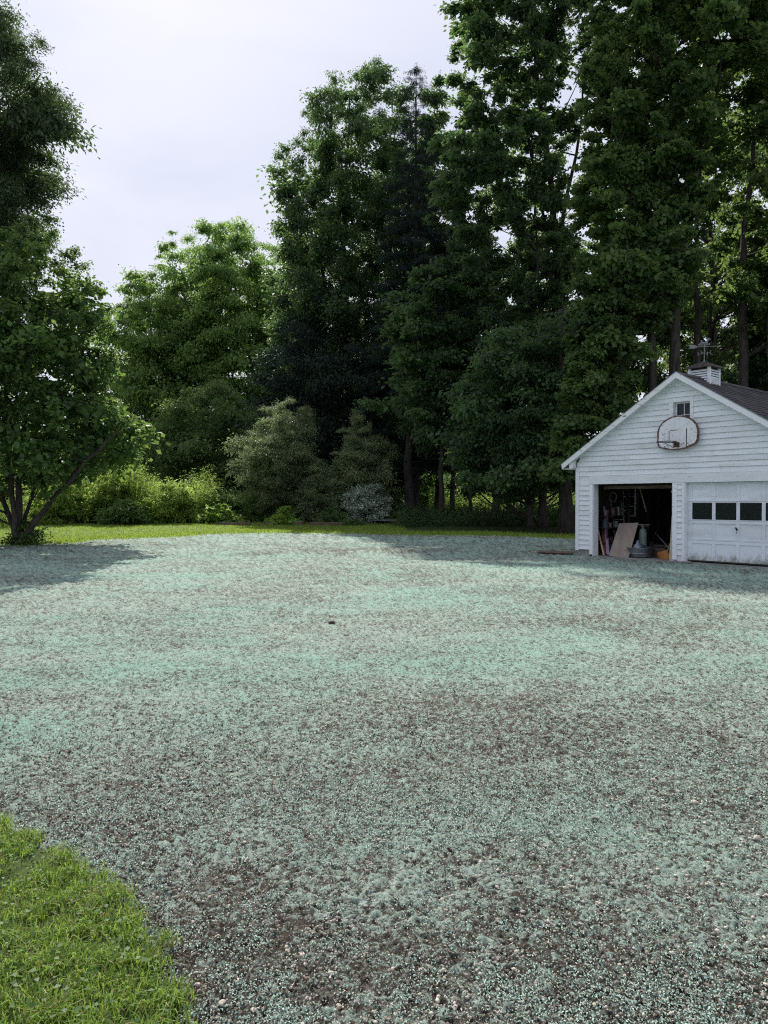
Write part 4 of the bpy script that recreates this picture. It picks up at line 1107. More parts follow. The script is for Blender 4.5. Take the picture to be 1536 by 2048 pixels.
# ------------------------------------------------------------------ raised beds
def wbox(name, A, B, w_, h_, mat, parent, zoff=0.0):
    """squared timber from A to B"""
    A = Vector(A); B = Vector(B); d = (B - A); ln = d.length; an = math.atan2(d.y, d.x)
    M = Matrix.Translation(A) @ Matrix.Rotation(an, 4, 'Z') @ Matrix.Rotation(-math.asin(max(-1, min(1, d.z / ln))), 4, 'Y')
    return MB().box(0, ln, -w_ / 2, w_ / 2, zoff, zoff + h_, M).build(name, mat, parent, bevel=.012)
def bed(xl, xr, yp, depth_m, label, tilt=0.0, h_=.22):
    A = ground_at(xl, yp); B = ground_at(xr, yp); z = min(gz(*A), gz(*B)) - .03
    o = empty('raised_bed', (A[0], A[1], z)); tag(o, label, 'raised bed')
    Lx = B[0] - A[0]
    wbox('edging_timber', (0, 0, 0), (Lx, B[1] - A[1] + tilt, 0), .14, h_, OLDWOOD, o)
    wbox('edging_timber', (0, depth_m, 0), (Lx, depth_m + tilt, 0), .14, h_, OLDWOOD, o)
    wbox('edging_timber', (0, .075, 0), (0, depth_m - .075, 0), .14, h_ - .02, OLDWOOD, o)
    wbox('edging_timber', (Lx, .075 + tilt, 0), (Lx, depth_m - .075 + tilt, 0), .14, h_ - .02, OLDWOOD, o)
    MB().box(.07, Lx - .07, .07, depth_m - .07 , -.05, h_ - .06).build('soil', SOIL, o)
    return (A[0], A[1], z + h_ - .06, Lx)
bed1 = bed(400, 486, 1048.5, 1.6, 'dark timber raised bed under the leftmost clump of leafy greens', 0.1)
bed2 = bed(531, 604, 1050.5, 1.5, 'timber raised bed in the middle holding low broad leaved plants', .05)
bed3 = bed(622, 700, 1051.5, 1.5, 'reddish timber raised bed in front of the pale variegated shrub', .05)
p = ground_at(432, 1051); wb1 = tag(wbox('timber', (p[0], p[1], gz(*p)), (p[0] + 1.7, p[1] - .1, gz(*p) + .02), .16, .13, OLDWOOD, None), 'loose split log lying before the leftmost raised bed', 'log')
p = ground_at(490, 1044); tag(wbox('timber', (p[0], p[1], gz(*p)), (p[0] + .95, p[1] + .1, gz(*p) + .02), .35, .12, m_simple('grey plank', (.16, .13, .115), (.28, .24, .21), 5), None), 'grey brown plank lying between the left and middle raised beds', 'plank')
# grey slatted bench by the woods
p = ground_at(745, 1049); q_ = ground_at(797, 1050)
bn = empty('low_bench', (p[0], p[1], gz(*p))); tag(bn, 'low grey slatted bench right of the pale variegated shrub', 'bench')
Lb = q_[0] - p[0]
for k in range(5): MB().box(0, Lb, k * .13, k * .13 + .10, .20, .235).build('slat', m_simple('silver wood', (.22, .22, .23), (.36, .36, .38), 5), bn, bevel=.006) if k == 0 else None
s0 = [c for c in bn.children][0] if bn.children else None
for k in range(1, 5):
    c = bpy.data.objects.new('slat', s0.data); COL.objects.link(c); c.parent = bn; c.location = (0, k * .13, 0)
for a in (.1, Lb - .18):
    for b in (.02, .55): MB().box(a, a + .08, b, b + .08, 0, .199).build('leg', OLDWOOD, bn)
# ------------------------------------------------------------------ trees
def gx(xp, d): return (xp - 768) / FPX * d
def PX(x, y, d): return px(x, y, d)
G_WOOD = 'tall trees along the wood edge'
# front left, many-stemmed, nearest the yard
b = ground_at(35, 1090); d = b[1]
def st(pts, dd=0.0): return [(b[0] + 0, b[1], gz(*b) - .1)] + [PX(x, y, d + dz) for x, y, dz in pts]
FL = [(425, 20, 115), (470, -10, 140), (520, -60, 190), (560, -110, 226), (620, -150, 238), (690, -190, 238), (760, -210, 236), (830, -200, 285), (885, -180, 285), (912, -170, 215), (945, -170, 130), (970, -140, 70)]
tree('lilac_tree', 'nearest tree on the left, many dark stems and heart shaped leaves', None, b, FL, d, LEAF['lilac'], BARK, 280, 14, 18, .15, .78,
     .24, .4, .85, .75, .25, stems=[(st([(22, 950, .3), (8, 760, .6), (0, 560, .4)]), .13), (st([(42, 960, -.2), (52, 800, -.3), (75, 600, -.2), (80, 480, 0)]), .14),
     (st([(95, 1010, -.3), (165, 930, -.6), (230, 870, -.8), (270, 820, -.6)]), .12), (st([(10, 1000, .6), (-40, 860, 1.0), (-90, 700, 1.2)]), .12),
     (st([(60, 1000, .5), (100, 860, 1.2), (180, 700, 1.4)]), .09), (st([(20, 980, -.8), (20, 840, -1.5), (60, 680, -2.2)]), .10)], rim=.45, inset=.8)
# tall one behind it
TL = [(28, -90, 45), (70, -170, 92), (130, -230, 130), (200, -260, 150), (245, -270, 172), (290, -260, 120), (350, -260, 92), (420, -250, 95), (480, -240, 90), (560, -240, 60)]
tree('ash_tree', 'tallest tree at the left edge with drooping leaves against the sky', G_WOOD, (gx(-60, 34), 34), TL, 34, LEAF['ash'], BARK, 260, 26, 30, .15, .38,
     .24, .7, 1.3, .7, .3, stems=[([(gx(-60, 34), 34, 0), PX(-60, 700, 34), PX(-50, 400, 34), PX(-45, 120, 34)], .38), ([PX(-55, 520, 34), PX(10, 260, 33.6), PX(60, 190, 33.4)], .13)], rim=.55)
# middle left group, standing far back and catching the light from behind
M1 = [(448, 410, 480), (462, 385, 550), (500, 350, 580), (560, 335, 610), (680, 320, 620), (760, 330, 620), (850, 350, 600)]
E_ = 72
s1 = [([(gx(455, E_), E_, .3), PX(452, 880, E_), PX(425, 740, E_ - .4), PX(385, 660, E_ - .5), PX(360, 560, E_ - .6)], .25), ([PX(452, 900, E_), PX(452, 740, E_), PX(440, 620, E_), PX(430, 500, E_)], .22),
      ([PX(455, 900, E_), PX(500, 780, E_), PX(520, 650, E_), PX(510, 500, E_)], .24), ([PX(455, 880, E_), PX(535, 760, E_), PX(560, 640, E_ + 1)], .15), ([PX(455, 880, E_), PX(470, 700, E_ - 1), PX(485, 600, E_ - 2)], .15)]
tree('walnut_tree', 'sunlit yellow green tree with forking dark limbs left of the tall maples', G_WOOD, (gx(455, E_), E_), M1, E_, LEAF['walnut'], BARK, 300, 22, 24, .31, .42,
     .22, 1.0, 2.0, .6, .4, stems=s1, rim=.42)
M2 = [(462, 330, 352), (500, 305, 400), (560, 300, 400), (640, 260, 420), (720, 250, 430)]
tree('sumac_tree', 'thin feathery tree top standing against the sky left of the yellow green tree', G_WOOD, (gx(350, 76), 76), M2, 76, LEAF['walnut'], BARK, 46, 14, 18, .30, .36,
     .22, .7, 1.2, .5, .5, rim=.6, trunk_r=.14)
M3 = [(545, 262, 330), (590, 225, 375), (650, 205, 420), (740, 190, 440), (830, 190, 450), (900, 190, 440), (950, 200, 420)]
tree('box_elder', 'rounded mid green tree behind the nearest left tree', G_WOOD, (gx(310, 70), 70), M3, 70, LEAF['walnut'], BARK, 200, 20, 24, .30, .5,
     .30, 1.1, 2.2, .6, .3, rim=.5, trunk_r=.3)
M3b = [(760, 380, 480), (800, 330, 540), (840, 290, 570), (880, 260, 600), (960, 250, 600), (1000, 260, 600)]
tree('dark_maple', 'low dark leafy tree behind the olive shrubs', G_WOOD, (gx(430, 55), 55), M3b, 55, LEAF['maple'], BARK, 130, 22, 30, .22, .6,
     .30, .9, 1.6, .5, .3, rim=.5, trunk_r=.2)
# central maples
D1 = [(138, 695, 770), (180, 650, 815), (225, 610, 840), (285, 575, 860), (330, 543, 875), (400, 545, 880), (480, 548, 890), (560, 540, 900), (660, 540, 900), (760, 530, 900), (850, 530, 880)]
tree('maple_tree', 'broad tall dark maple left of the narrow spruce', G_WOOD, (gx(700, 50), 50), D1, 50, LEAF['cool'], BARK, 640, 18, 22, .18, .62,
     .16, .7, 1.5, .85, .15, stems=[([(gx(700, 50), 50, .5), PX(700, 800, 50), PX(690, 500, 50), PX(700, 200, 50)], .42), ([PX(700, 760, 50), PX(640, 520, 49.6), PX(600, 380, 49.5)], .2), ([PX(700, 700, 50), PX(760, 450, 50), PX(790, 250, 50)], .2)], rim=.55)
D1b = [(155, 866, 884), (200, 850, 890), (260, 830, 900), (360, 820, 930), (500, 800, 960), (640, 800, 980)]
tree('slender_maple', 'slender tree top poking up just right of the spruce', G_WOOD, (gx(875, 53), 53), D1b, 53, LEAF['cool'], BARK, 110, 22, 28, .22, .6, .3, .7, 1.5, .6, .2, rim=.55, trunk_r=.2)
D1c = [(600, 560, 720), (680, 520, 790), (760, 500, 840), (860, 520, 860), (940, 560, 850), (990, 600, 820)]
tree('dark_hemlock', 'dark drooping evergreen under the broad maple', G_WOOD, (gx(690, 48), 48), D1c, 48, LEAF['needle'], BARK, 150, 24, 36, .17, .35, .28, .8, 1.5, .4, .35, rim=.5, trunk_r=.22)
# tall poplars
F1 = [(-330, 890, 1160), (-120, 905, 1220), (0, 918, 1220), (60, 892, 1215), (140, 893, 1200), (215, 905, 1190), (270, 860, 1160), (330, 843, 1150), (420, 858, 1150), (500, 880, 1150), (600, 890, 1150), (700, 900, 1140)]  # unseen top rows raised and widened to throw shade on the yard
sF = [([(gx(1132, 37), 37, .4), PX(1128, 880, 37), PX(1118, 650, 37), PX(1110, 420, 37), PX(1075, 220, 37), PX(1060, 40, 37), PX(1060, -260, 37)], .30),
      ([PX(1122, 760, 37), PX(1085, 420, 36.5), PX(1020, 160, 36)], .14), ([(gx(1085, 36), 36, .35), PX(1085, 850, 36), PX(1078, 600, 36), PX(1062, 300, 36.2)], .16),
      ([PX(1112, 500, 37), PX(1160, 260, 37.4), PX(1165, 60, 37.5)], .12), ([(gx(985, 38), 38, .45), PX(1000, 880, 38), PX(985, 600, 38), PX(965, 300, 38)], .14)]
tree('poplar_tree', 'very tall airy tree with bare dark stems rising left of the garage', G_WOOD, (gx(1132, 37), 37), F1, 37, LEAF['cool'], BARK, 600, 14, 20, .17, .62,
     .14, .5, 1.05, .85, .15, stems=sF, rim=.5)
G1 = [(515, 850, 935), (560, 800, 960), (620, 775, 975), (700, 780, 985), (780, 800, 980), (860, 800, 960)]
tree('understory_maple', 'bluish understory tree with layered boughs right of the spruce', G_WOOD, (gx(880, 38.5), 38.5), G1, 38.5, LEAF['cool'], BARK, 110, 24, 30, .17, .62, .32, .7, 1.3, .4, .25, rim=.5, trunk_r=.16)
G2 = [(640, 1000, 1110), (710, 935, 1165), (790, 905, 1180), (870, 900, 1170), (940, 915, 1150), (985, 950, 1100)]
tree('understory_maple', 'dark understory tree with layered boughs left of the garage roof', G_WOOD, (gx(1060, 33), 33), G2, 33, LEAF['cool'], BARK, 110, 24, 30, .15, .62, .30, .6, 1.2, .4, .25, rim=.5, trunk_r=.13)
K1 = [(280, 960, 1180), (380, 920, 1220), (470, 900, 1240), (560, 890, 1250), (660, 880, 1260), (760, 880, 1280), (860, 880, 1280), (930, 900, 1260)]
tree('beech_tree', 'dim leafy tree filling the wood behind the tall airy tree', G_WOOD, (gx(1060, 50), 50), K1, 50, LEAF['maple'], BARK, 140, 22, 26, .22, .6, .16, .9, 1.7, .5, .2, rim=.6, trunk_r=.3)
K2 = [(100, 1250, 1500), (200, 1200, 1600), (400, 1200, 1640), (500, 1220, 1650), (600, 1280, 1680), (700, 1260, 1700), (800, 1240, 1700), (900, 1230, 1700)]
tree('beech_tree', 'dim leafy tree deep in the wood behind the garage roof', G_WOOD, (gx(1440, 46), 46), K2, 46, LEAF['maple'], BARK, 150, 22, 24, .21, .6, .16, .9, 1.7, .5, .2, rim=.6, trunk_r=.3)
K3 = [(440, 1240, 1700), (520, 1230, 1700), (620, 1230, 1700), (720, 1200, 1700), (850, 1180, 1700), (960, 1180, 1700)]
tree('beech_tree', 'low spreading tree closing the wood behind the garage and the bare trunks', G_WOOD, (gx(1370, 50), 50), K3, 50, LEAF['maple'], BARK, 230, 20, 24, .22, .6, .12, .9, 1.7, .7, .2, rim=.5, trunk_r=.2)
K4 = [(560, 880, 1180), (660, 850, 1230), (780, 840, 1230), (900, 840, 1230), (970, 850, 1230)]
tree('beech_tree', 'low spreading tree closing the wood between the spruce and the garage', G_WOOD, (gx(1020, 52), 52), K4, 52, LEAF['cool'], BARK, 150, 20, 24, .22, .6, .14, .9, 1.7, .7, .2, rim=.5, trunk_r=.2)
# spruce in front of the maple
def spruce(xp, ytop, ybase, d, half_base_px, label):
    x = gx(xp, d); z0 = gz(x, d); H = CAM_Z + (1001.3 - ytop) / FPX * d - z0
    root = empty('spruce_tree', (x, d, z0)); tag(root, label, 'tree', G_WOOD)
    mb = MB(); mb.tube([(0, 0, -.2), (0, 0, H * .5), (0.05, 0, H - .3)], [.30, .17, .02], 8)
    C = []; rc = []; TA = []; TB = []; hb = half_base_px / FPX * d
    nring = 44
    for i in range(nring):
        t = i / (nring - 1); z = H * (.13 + .86 * t); Rr = hb * (1 - t) ** .75 * (1 if t > .12 else .75) + .12
        m_ = max(4, int(9 * (1 - t) + 4))
        for k in range(m_):
            a = 2.4 * (i * 7 + k) + random.uniform(-.3, .3) + 2 * math.pi * k / m_; L_ = Rr * random.uniform(.7, 1.12)
            e = Vector((math.cos(a) * L_, math.sin(a) * L_, z - L_ * .22))
            mb.tube([(0, 0, z), e * .55 + Vector((0, 0, (z) * .45)) , e], [.03 * (1 - t) + .01, .015, .006], 3, False)
            nseg = max(1, int(L_ / .45))
            for s in range(nseg):
                f = (s + .75) / nseg
                C.append((e.x * f, e.y * f, z - L_ * .22 * f)); rc.append(.40 + .16 * (1 - t))
    C = np.array(C) + np.array([x, d, z0]); rc = np.array(rc)
    off = np.array([x, d, z0]); tv = np.array(mb.v); qd = [f for f in mb.f if len(f) == 4]
    link('trunk', mesh_np('trunk', tv, qd, smooth=True), BARK, root)
    crown(C, rc, off[None], root, LEAF['needle'], BARK, 7, 34, .15, .16, .55, .5, .6)
spruce(830, 138, 1045, 44, 118, 'narrow dark spruce with a pointed top among the maples')
# right hand maples
H1 = [(-160, 1215, 1520), (-60, 1195, 1520), (20, 1185, 1520), (100, 1160, 1500), (165, 1142, 1470), (230, 1175, 1450), (300, 1150, 1440), (370, 1135, 1430), (440, 1165, 1420), (500, 1150, 1400), (560, 1140, 1390), (620, 1150, 1380)]
sH1 = [([(gx(1348, 30), 30, .3), PX(1345, 800, 30), PX(1345, 600, 30), PX(1335, 300, 30), PX(1330, 40, 30)], .34),
       ([(gx(1310, 30), 30.5, .3), PX(1305, 720, 30.3), PX(1290, 600, 30), PX(1260, 420, 29.6), PX(1220, 250, 29.4)], .24), ([PX(1342, 560, 30), PX(1400, 300, 30), PX(1440, 120, 30)], .2),
       ([PX(1342, 660, 30), PX(1290, 590, 29), PX(1215, 540, 28)], .10)]
tree('sugar_maple', 'large bright topped maple rising directly behind the garage peak', G_WOOD, (gx(1348, 30), 30), H1, 30, LEAF['maple'], BARK, 520, 15, 20, .15, .85,
     .13, .5, .95, .5, .2, stems=sH1, rim=.6)
H2 = [(-160, 1440, 1760), (0, 1400, 1800), (120, 1390, 1820), (260, 1400, 1820), (380, 1400, 1800), (480, 1410, 1780), (560, 1420, 1760), (640, 1470, 1740), (720, 1500, 1720)]
sH2 = [([(gx(1480, 31), 31, .3), PX(1478, 760, 31), PX(1482, 560, 31), PX(1500, 300, 31), PX(1520, 40, 31)], .28), ([(gx(1398, 32), 32, .3), PX(1392, 700, 32), PX(1388, 560, 32), PX(1395, 380, 32), PX(1410, 150, 32)], .22),
       ([(gx(1420, 33), 33.5, .3), PX(1416, 700, 33.5), PX(1420, 480, 33.5)], .16), ([(gx(1545, 30), 30, .3), PX(1540, 500, 30), PX(1560, 200, 30)], .25)]
tree('sugar_maple', 'large maple at the right edge of the picture with straight dark trunks', G_WOOD, (gx(1480, 31), 31), H2, 31, LEAF['maple'], BARK, 460, 15, 20, .16, .85,
     .14, .65, 1.2, .5, .2, stems=sH2, rim=.6)
H3 = [(470, 1200, 1360), (520, 1180, 1420), (570, 1170, 1400), (640, 1150, 1290), (720, 1130, 1270), (800, 1110, 1250), (880, 1100, 1220), (940, 1100, 1190)]
tree('young_maple', 'dark young maple filling the shade above the left slope of the garage roof', G_WOOD, (gx(1200, 29), 29.5), H3, 29.5, LEAF['maple'], BARK, 130, 22, 26, .155, .85, .30, .6, 1.1, .45, .25, rim=.5, trunk_r=.14)
H4 = [(590, 1480, 1700), (650, 1450, 1720), (720, 1440, 1720), (790, 1430, 1700), (850, 1450, 1680)]
tree('young_maple', 'dark young maple behind the cupola at the right edge', G_WOOD, (gx(1560, 32), 33), H4, 33, LEAF['cool'], BARK, 100, 22, 26, .16, .8, .25, .6, 1.3, .45, .25, rim=.5, trunk_r=.14)
# bare dark trunks that stand in the wood
G_TR = 'bare trunks in the shade of the wood'
def trunk_only(xp, d, r_, ytop, label, lean=0.0):
    x = gx(xp, d); z0 = gz(x, d); P = PX(xp + lean, ytop, d)
    root = empty('shade_tree', (x, d, z0)); tag(root, label, 'tree', G_TR)
    n = 9; pts = [Vector((0, 0, -.2)).lerp(Vector((P[0] - x, 0, P[2] - z0)), i / (n - 1)) + Vector((random.gauss(0, .05), random.gauss(0, .05), 0)) * min(1, i) for i in range(n)]
    mb = MB().tube(pts, [r_ * (1.4 if i == 0 else 1 - .5 * i / n) for i in range(n)], 9)
    for k in range(7):
        a = random.uniform(0, 6.28); p = pts[random.randint(3, n - 2)]; L_ = random.uniform(.8, 2.2)
        mb.tube([p, p + Vector((math.cos(a) * L_ * .6, math.sin(a) * L_ * .6, -.05)), p + Vector((math.cos(a) * L_, math.sin(a) * L_, -.4 * random.random()))], [.04, .025, .008], 4, False)
    mb.build('trunk', BARK, root, smooth=True)
    C = np.array([[x + random.gauss(0, 1.0), d + random.gauss(0, 1.0), P[2] - random.uniform(0, 2.0)] for _ in range(10)])
    crown(C, np.full(10, .9), np.array([[x, d, z0]]), root, LEAF['cool'], BARK, 20, 30, .16, .6, .5, .2, .5, .9)
trunk_only(818, 41, .30, 800, 'straight bare trunk below the spruce in deep shade', 0)
trunk_only(905, 44, .16, 820, 'thin bare trunk in the dark gap right of the spruce', 6)
trunk_only(985, 37, .13, 800, 'leaning thin trunk in the shade between spruce and garage', 55)
trunk_only(1086, 33.5, .20, 700, 'bare trunk left of the thick one beside the garage', -6)
trunk_only(1133, 31.5, .30, 620, 'thick bare trunk right beside the left wall of the garage', -10)
trunk_only(945, 39.5, .10, 850, 'pale thin sapling trunk deep in the wood', -14)

# ------------------------------------------------------------------ far things behind the wood
BR = [(830, 700, 840), (870, 660, 880), (920, 640, 900), (980, 640, 900), (1030, 650, 890)]
src = tree('far_thicket', 'bright green bushy tree beyond the wood', 'sunlit bushes beyond the wood', (gx(770, 66), 66), BR, 66, LEAF['walnut'], BARK, 90, 16, 22, .32, .6, .3, .9, 1.8, .6, .2, rim=.5, trunk_r=.1)
for i, (x, y, s) in enumerate([(-42, 92, 1.3), (-33, 92, 1.3), (-23, 90, 1.1), (-8, 74, 1.2), (9, 74, .8), (17, 72, .7), (25, 72, .9), (33, 66, 1.0), (41, 62, 1.2), (50, 64, 1.3)]):
    copy_tree(src, (x, y, gz(x, y) - .2), i * 1.3, s, None)

# distant wooded hills closing the horizon
def hills():
    n = 140; th = np.linspace(R(-75), R(75), n); V = []; 
    prof = 11 + vn(th * 40 + 9, th * 0 + 3, .35, 5) * 10 + vn(th * 200 + 9, th * 0 + 3, .4, 6) * 3
    rows = [(190, 0.0), (205, .45), (225, .8), (250, 1.0), (330, .9)]
    for r_, f in rows:
        rj = r_ + vn(th * 90, th * 0 + r_, .5, 7) * 10
        V.append(np.stack([rj * np.sin(th), rj * np.cos(th), prof * f + vn(th * 500, th * 0 + r_, .6, 8) * 1.2 * (f > 0)], -1))
    V = np.concatenate(V); i = np.arange(len(rows) - 1)[:, None]; j = np.arange(n - 1)[None]
    q = np.stack([i * n + j, i * n + j + 1, (i + 1) * n + j + 1, (i + 1) * n + j], -1).reshape(-1, 4)
    m = m_simple('wooded hillside', (0.030, 0.055, 0.022), (0.070, 0.115, 0.040), .35, .95, 1.0, 1.5, .05)
    tag(link('hills', mesh_np('hills', V, q, smooth=True), m), 'low wooded hill beyond the trees', kind='structure')
hills()

# ------------------------------------------------------------------ shrubs and plants
def shrub(name, label, cat, rows, d, mat, base_px, n=40, leaf=.08, wr=.4, rs=.36, mn=.25, mx_=.7, flat=.8, dr=.1, ns=11, nl=34, tint=0., group=None, stem_r=.04, by=None):
    x = gx(base_px, d)
    ztop = CAM_Z + (1001.3 - rows[0][0]) / FPX * d
    stems = [([(x + random.uniform(-.1, .1), d + random.uniform(-.1, .1), gz(x, d) - .05), (x + random.uniform(-.4, .4), d + random.uniform(-.3, .3), gz(x, d) + (ztop - gz(x, d)) * .5), (x + random.uniform(-.7, .7), d + random.uniform(-.3, .3), gz(x, d) + (ztop - gz(x, d)) * .85)], stem_r) for _ in range(4)]
    return tree(name, label, group, (x, d), rows, d, mat, BARK, int(n * 1.5), ns, nl, leaf, wr, rs, mn, mx_, flat, dr, stems=stems, cat=cat, rim=.5, limb_lift=.9, inset=.6)
shrub('willow_shrub', 'large olive green shrub, the left one of the two big ones', 'shrub',
      [(800, 545, 600), (815, 520, 628), (850, 505, 632), (865, 468, 635), (900, 458, 640), (950, 465, 650), (1000, 490, 640), (1020, 500, 630)], 39.5, LEAF['olive'], 560, 90, .105, .34, .3, .35, .8, .85, .15, 12, 48, .05)
shrub('willow_shrub', 'large olive green shrub, the right one with a side tuft', 'shrub',
      [(820, 700, 730), (840, 688, 750), (870, 675, 775), (900, 665, 795), (950, 650, 800), (1000, 660, 795), (1020, 665, 780)], 40, LEAF['olive'], 730, 80, .105, .34, .3, .35, .75, .85, .15, 12, 46, -.12)
shrub('willow_shrub', 'smaller olive shrub standing in front between the two large ones', 'shrub',
      [(922, 630, 645), (945, 612, 662), (975, 592, 680), (1005, 588, 690), (1035, 590, 690)], 38.6, LEAF['olive'], 640, 50, .09, .34, .34, .25, .55, .85, .15, 11, 42, -.05)
shrub('variegated_dogwood', 'round shrub with white edged leaves above the right raised bed', 'shrub',
      [(970, 705, 760), (985, 690, 775), (1005, 684, 782), (1030, 688, 780), (1046, 700, 770)], 38.2, LEAF['dogwood'], 733, 60, .085, .5, .34, .22, .42, .9, .1, 12, 42, .1)
# plants in the beds
def bedplant(name, label, bedinfo, rows, d, mat, leaf, wr, base, n=16, tint=0.1, nl=16, cat='plant', dr=.35):
    return shrub(name, label, cat, rows, d, mat, base, n, leaf, wr, .4, .14, .32, .7, dr, 8, nl, tint, None, .012)
bedplant('squash_plant', 'bright yellow green leafy plant in the left raised bed', bed1, [(1008, 430, 450), (1018, 408, 468), (1030, 398, 478), (1042, 400, 488)], bed1[1] + .5, LEAF['hosta'], .15, .8, 438, 46, .25, 20)
bedplant('squash_plant', 'pale trailing plant spilling over the front of the left bed', bed1, [(1034, 455, 480), (1042, 440, 492), (1048, 440, 490)], bed1[1] + .1, LEAF['hosta'], .13, .8, 465, 14, .15, 16)
bedplant('hosta_plant', 'round bright plant in the middle raised bed', bed2, [(1015, 560, 578), (1026, 552, 584), (1038, 540, 592), (1046, 536, 596)], bed2[1] + .5, LEAF['hosta'], .16, .75, 568, 36, .1, 18)
bedplant('herb_plant', 'dark green bushy plant in the right raised bed', bed3, [(1015, 650, 672), (1026, 636, 690), (1040, 630, 700), (1048, 632, 704)], bed3[1] + .8, LEAF['herb'], .11, .5, 665, 34, .0, 26)
bedplant('herb_plant', 'low green plant at the right end of the beds before the dogwood', bed3, [(1036, 690, 712), (1044, 684, 728), (1052, 688, 730)], bed3[1] + .2, LEAF['herb'], .1, .5, 705, 16, .1, 20)
shrub('tall_herb', 'dark green leafy herb behind the middle bed', 'plant', [(985, 505, 540), (1000, 490, 560), (1020, 480, 580), (1040, 484, 585)], 39.6, LEAF['herb'], 525, 46, .12, .45, .4, .2, .5, .9, .2, 10, 28, .0, None, .02)
shrub('tall_herb', 'green leafy herb between left bed and dark bushes', 'plant', [(978, 420, 440), (995, 405, 485), (1020, 400, 500), (1038, 410, 500)], 39.8, LEAF['herb'], 450, 46, .12, .45, .4, .2, .5, .9, .2, 10, 28, .15, None, .02)
shrub('tall_herb', 'green herb behind the small olive shrub', 'plant', [(990, 595, 620), (1010, 580, 650), (1040, 580, 690)], 39.2, LEAF['herb'], 610, 34, .11, .45, .4, .2, .5, .9, .2, 10, 26, -.1, None, .02)
shrub('base_shrub', 'small leafy sucker growth at the foot of the nearest left tree', 'shrub', [(1022, 60, 70), (1045, 38, 84), (1070, 10, 96), (1086, -4, 104)], ground_at(60, 1091)[1] + .2, LEAF['lilac'], 58, 20, .09, .6, .55, .14, .34, .9, .2, 7, 13, -.1, None, .012)

# tall weeds band
def weeds(xa, xb, d0, d1, h0, h1, n, mat, name, label, tint=0., hf=None):
    X = rng.uniform(0, 1, n); D = rng.uniform(d0, d1, n)
    xp = xa + (xb - xa) * X; x = (xp - 768) / FPX * D
    hh = rng.uniform(h0, h1, n) * (0.45 + 0.55 * vn(x + 80, D, .6, 44) + .45 * vn(x + 80, D, 2.0, 45))
    if hf is not None: hh = hh * hf(xp)
    z = macro(x, D)
    P = np.stack([x, D, z], -1)
    lean_ = rng.normal(0, .12, (n, 2)); T = P + np.stack([lean_[:, 0] * hh, lean_[:, 1] * hh, hh], -1)
    V1, q1 = twigs(P, T, 0.008, 0.003)
    m = 20
    t = rng.uniform(.08, 1.03, (n, m, 1))
    Q = P[:, None] + (T - P)[:, None] * t + rng.normal(0, .05, (n, m, 3))
    D_ = rng.normal(size=(n, m, 3)) * np.array([1, 1, .3]) + np.array([0, 0, .15])
    Nn = rng.normal(size=(n, m, 3)) * .5 + np.array([0, 0, 1])
    ti = np.clip(.45 + tint + rng.normal(0, .15, (n, 1)) + .15 * (t[..., 0] - .5) + rng.normal(0, .12, (n, m)) + (vn(x * 1.0 + 80, D, .8, 47)[:, None] - .5) * .5, 0, 1)
    sz = .13 * rng.uniform(.6, 1.3, (n, m))
    V, q, tt = leafmesh(Q.reshape(-1, 3), D_.reshape(-1, 3), Nn.reshape(-1, 3), sz.ravel(), .34, ti.ravel())
    V = np.concatenate([V, V1]); q = np.concatenate([q, q1 + len(V) - len(V1)]); tt = np.concatenate([tt, np.full(len(V1), .3)])
    TRI[0] += len(q) * 2
    o = link(name, mesh_np(name, V, q, None, dict(tint=tt)), mat); tag(o, label, kind='stuff')
weeds(20, 430, 38.2, 43, 1.7, 2.8, 3400, LEAF['weed'], 'weeds', 'tall bright yellow green weeds behind the lawn strip', .1, lambda xp: np.interp(xp, [20, 150, 260, 330, 420], [1.15, 1.15, 1.05, .9, .85]))
weeds(400, 720, 39.5, 43, 1.1, 1.9, 1300, LEAF['herb'], 'weeds', 'darker weeds behind the raised beds', .1)
weeds(780, 1170, 35, 46, .15, 1.0, 1900, LEAF['cool'], 'undergrowth', 'low undergrowth at the edge of the wood, coloured dark as shade', -.1)  # darker leaf colour and tint stand in for the wood's shade
weeds(-160, 60, 34, 42, 1.0, 2.0, 900, LEAF['weed'], 'weeds', 'tall weeds behind the nearest left tree', .0)
weeds(860, 1400, 54, 64, .8, 2.0, 1300, LEAF['weed'], 'meadow_weeds', 'sunlit weeds in the clearing beyond the wood', .1)

G_WB = 'bushy clumps among the tall weeds'
for (rows_, d_, bp, nm, lb) in (
    ([(928, 205, 235), (950, 180, 262), (985, 165, 275), (1025, 160, 280)], 38.6, 220, 'weed_bush', 'tallest weedy bush, where the low limb of the left tree ends'),
    ([(962, 330, 360), (980, 310, 385), (1010, 300, 400), (1035, 300, 405)], 38.2, 350, 'weed_bush', 'yellow green weedy bush left of the raised beds'),
    ([(960, 120, 140), (985, 95, 160), (1015, 85, 175), (1035, 85, 180)], 37.6, 130, 'weed_bush', 'weedy bush next to the stems of the nearest left tree'),
    ([(1000, 235, 260), (1015, 215, 285), (1035, 205, 300)], 37.4, 250, 'weed_bush', 'low dark leaved bush at the foot of the tall weeds')):
    shrub(nm, lb, 'bush', rows_, d_, LEAF['weed'] if 'low dark' not in lb else LEAF['herb'], bp, 40, .12, .5, .4, .25, .6, .85, .2, 10, 26, 0, G_WB, .02)

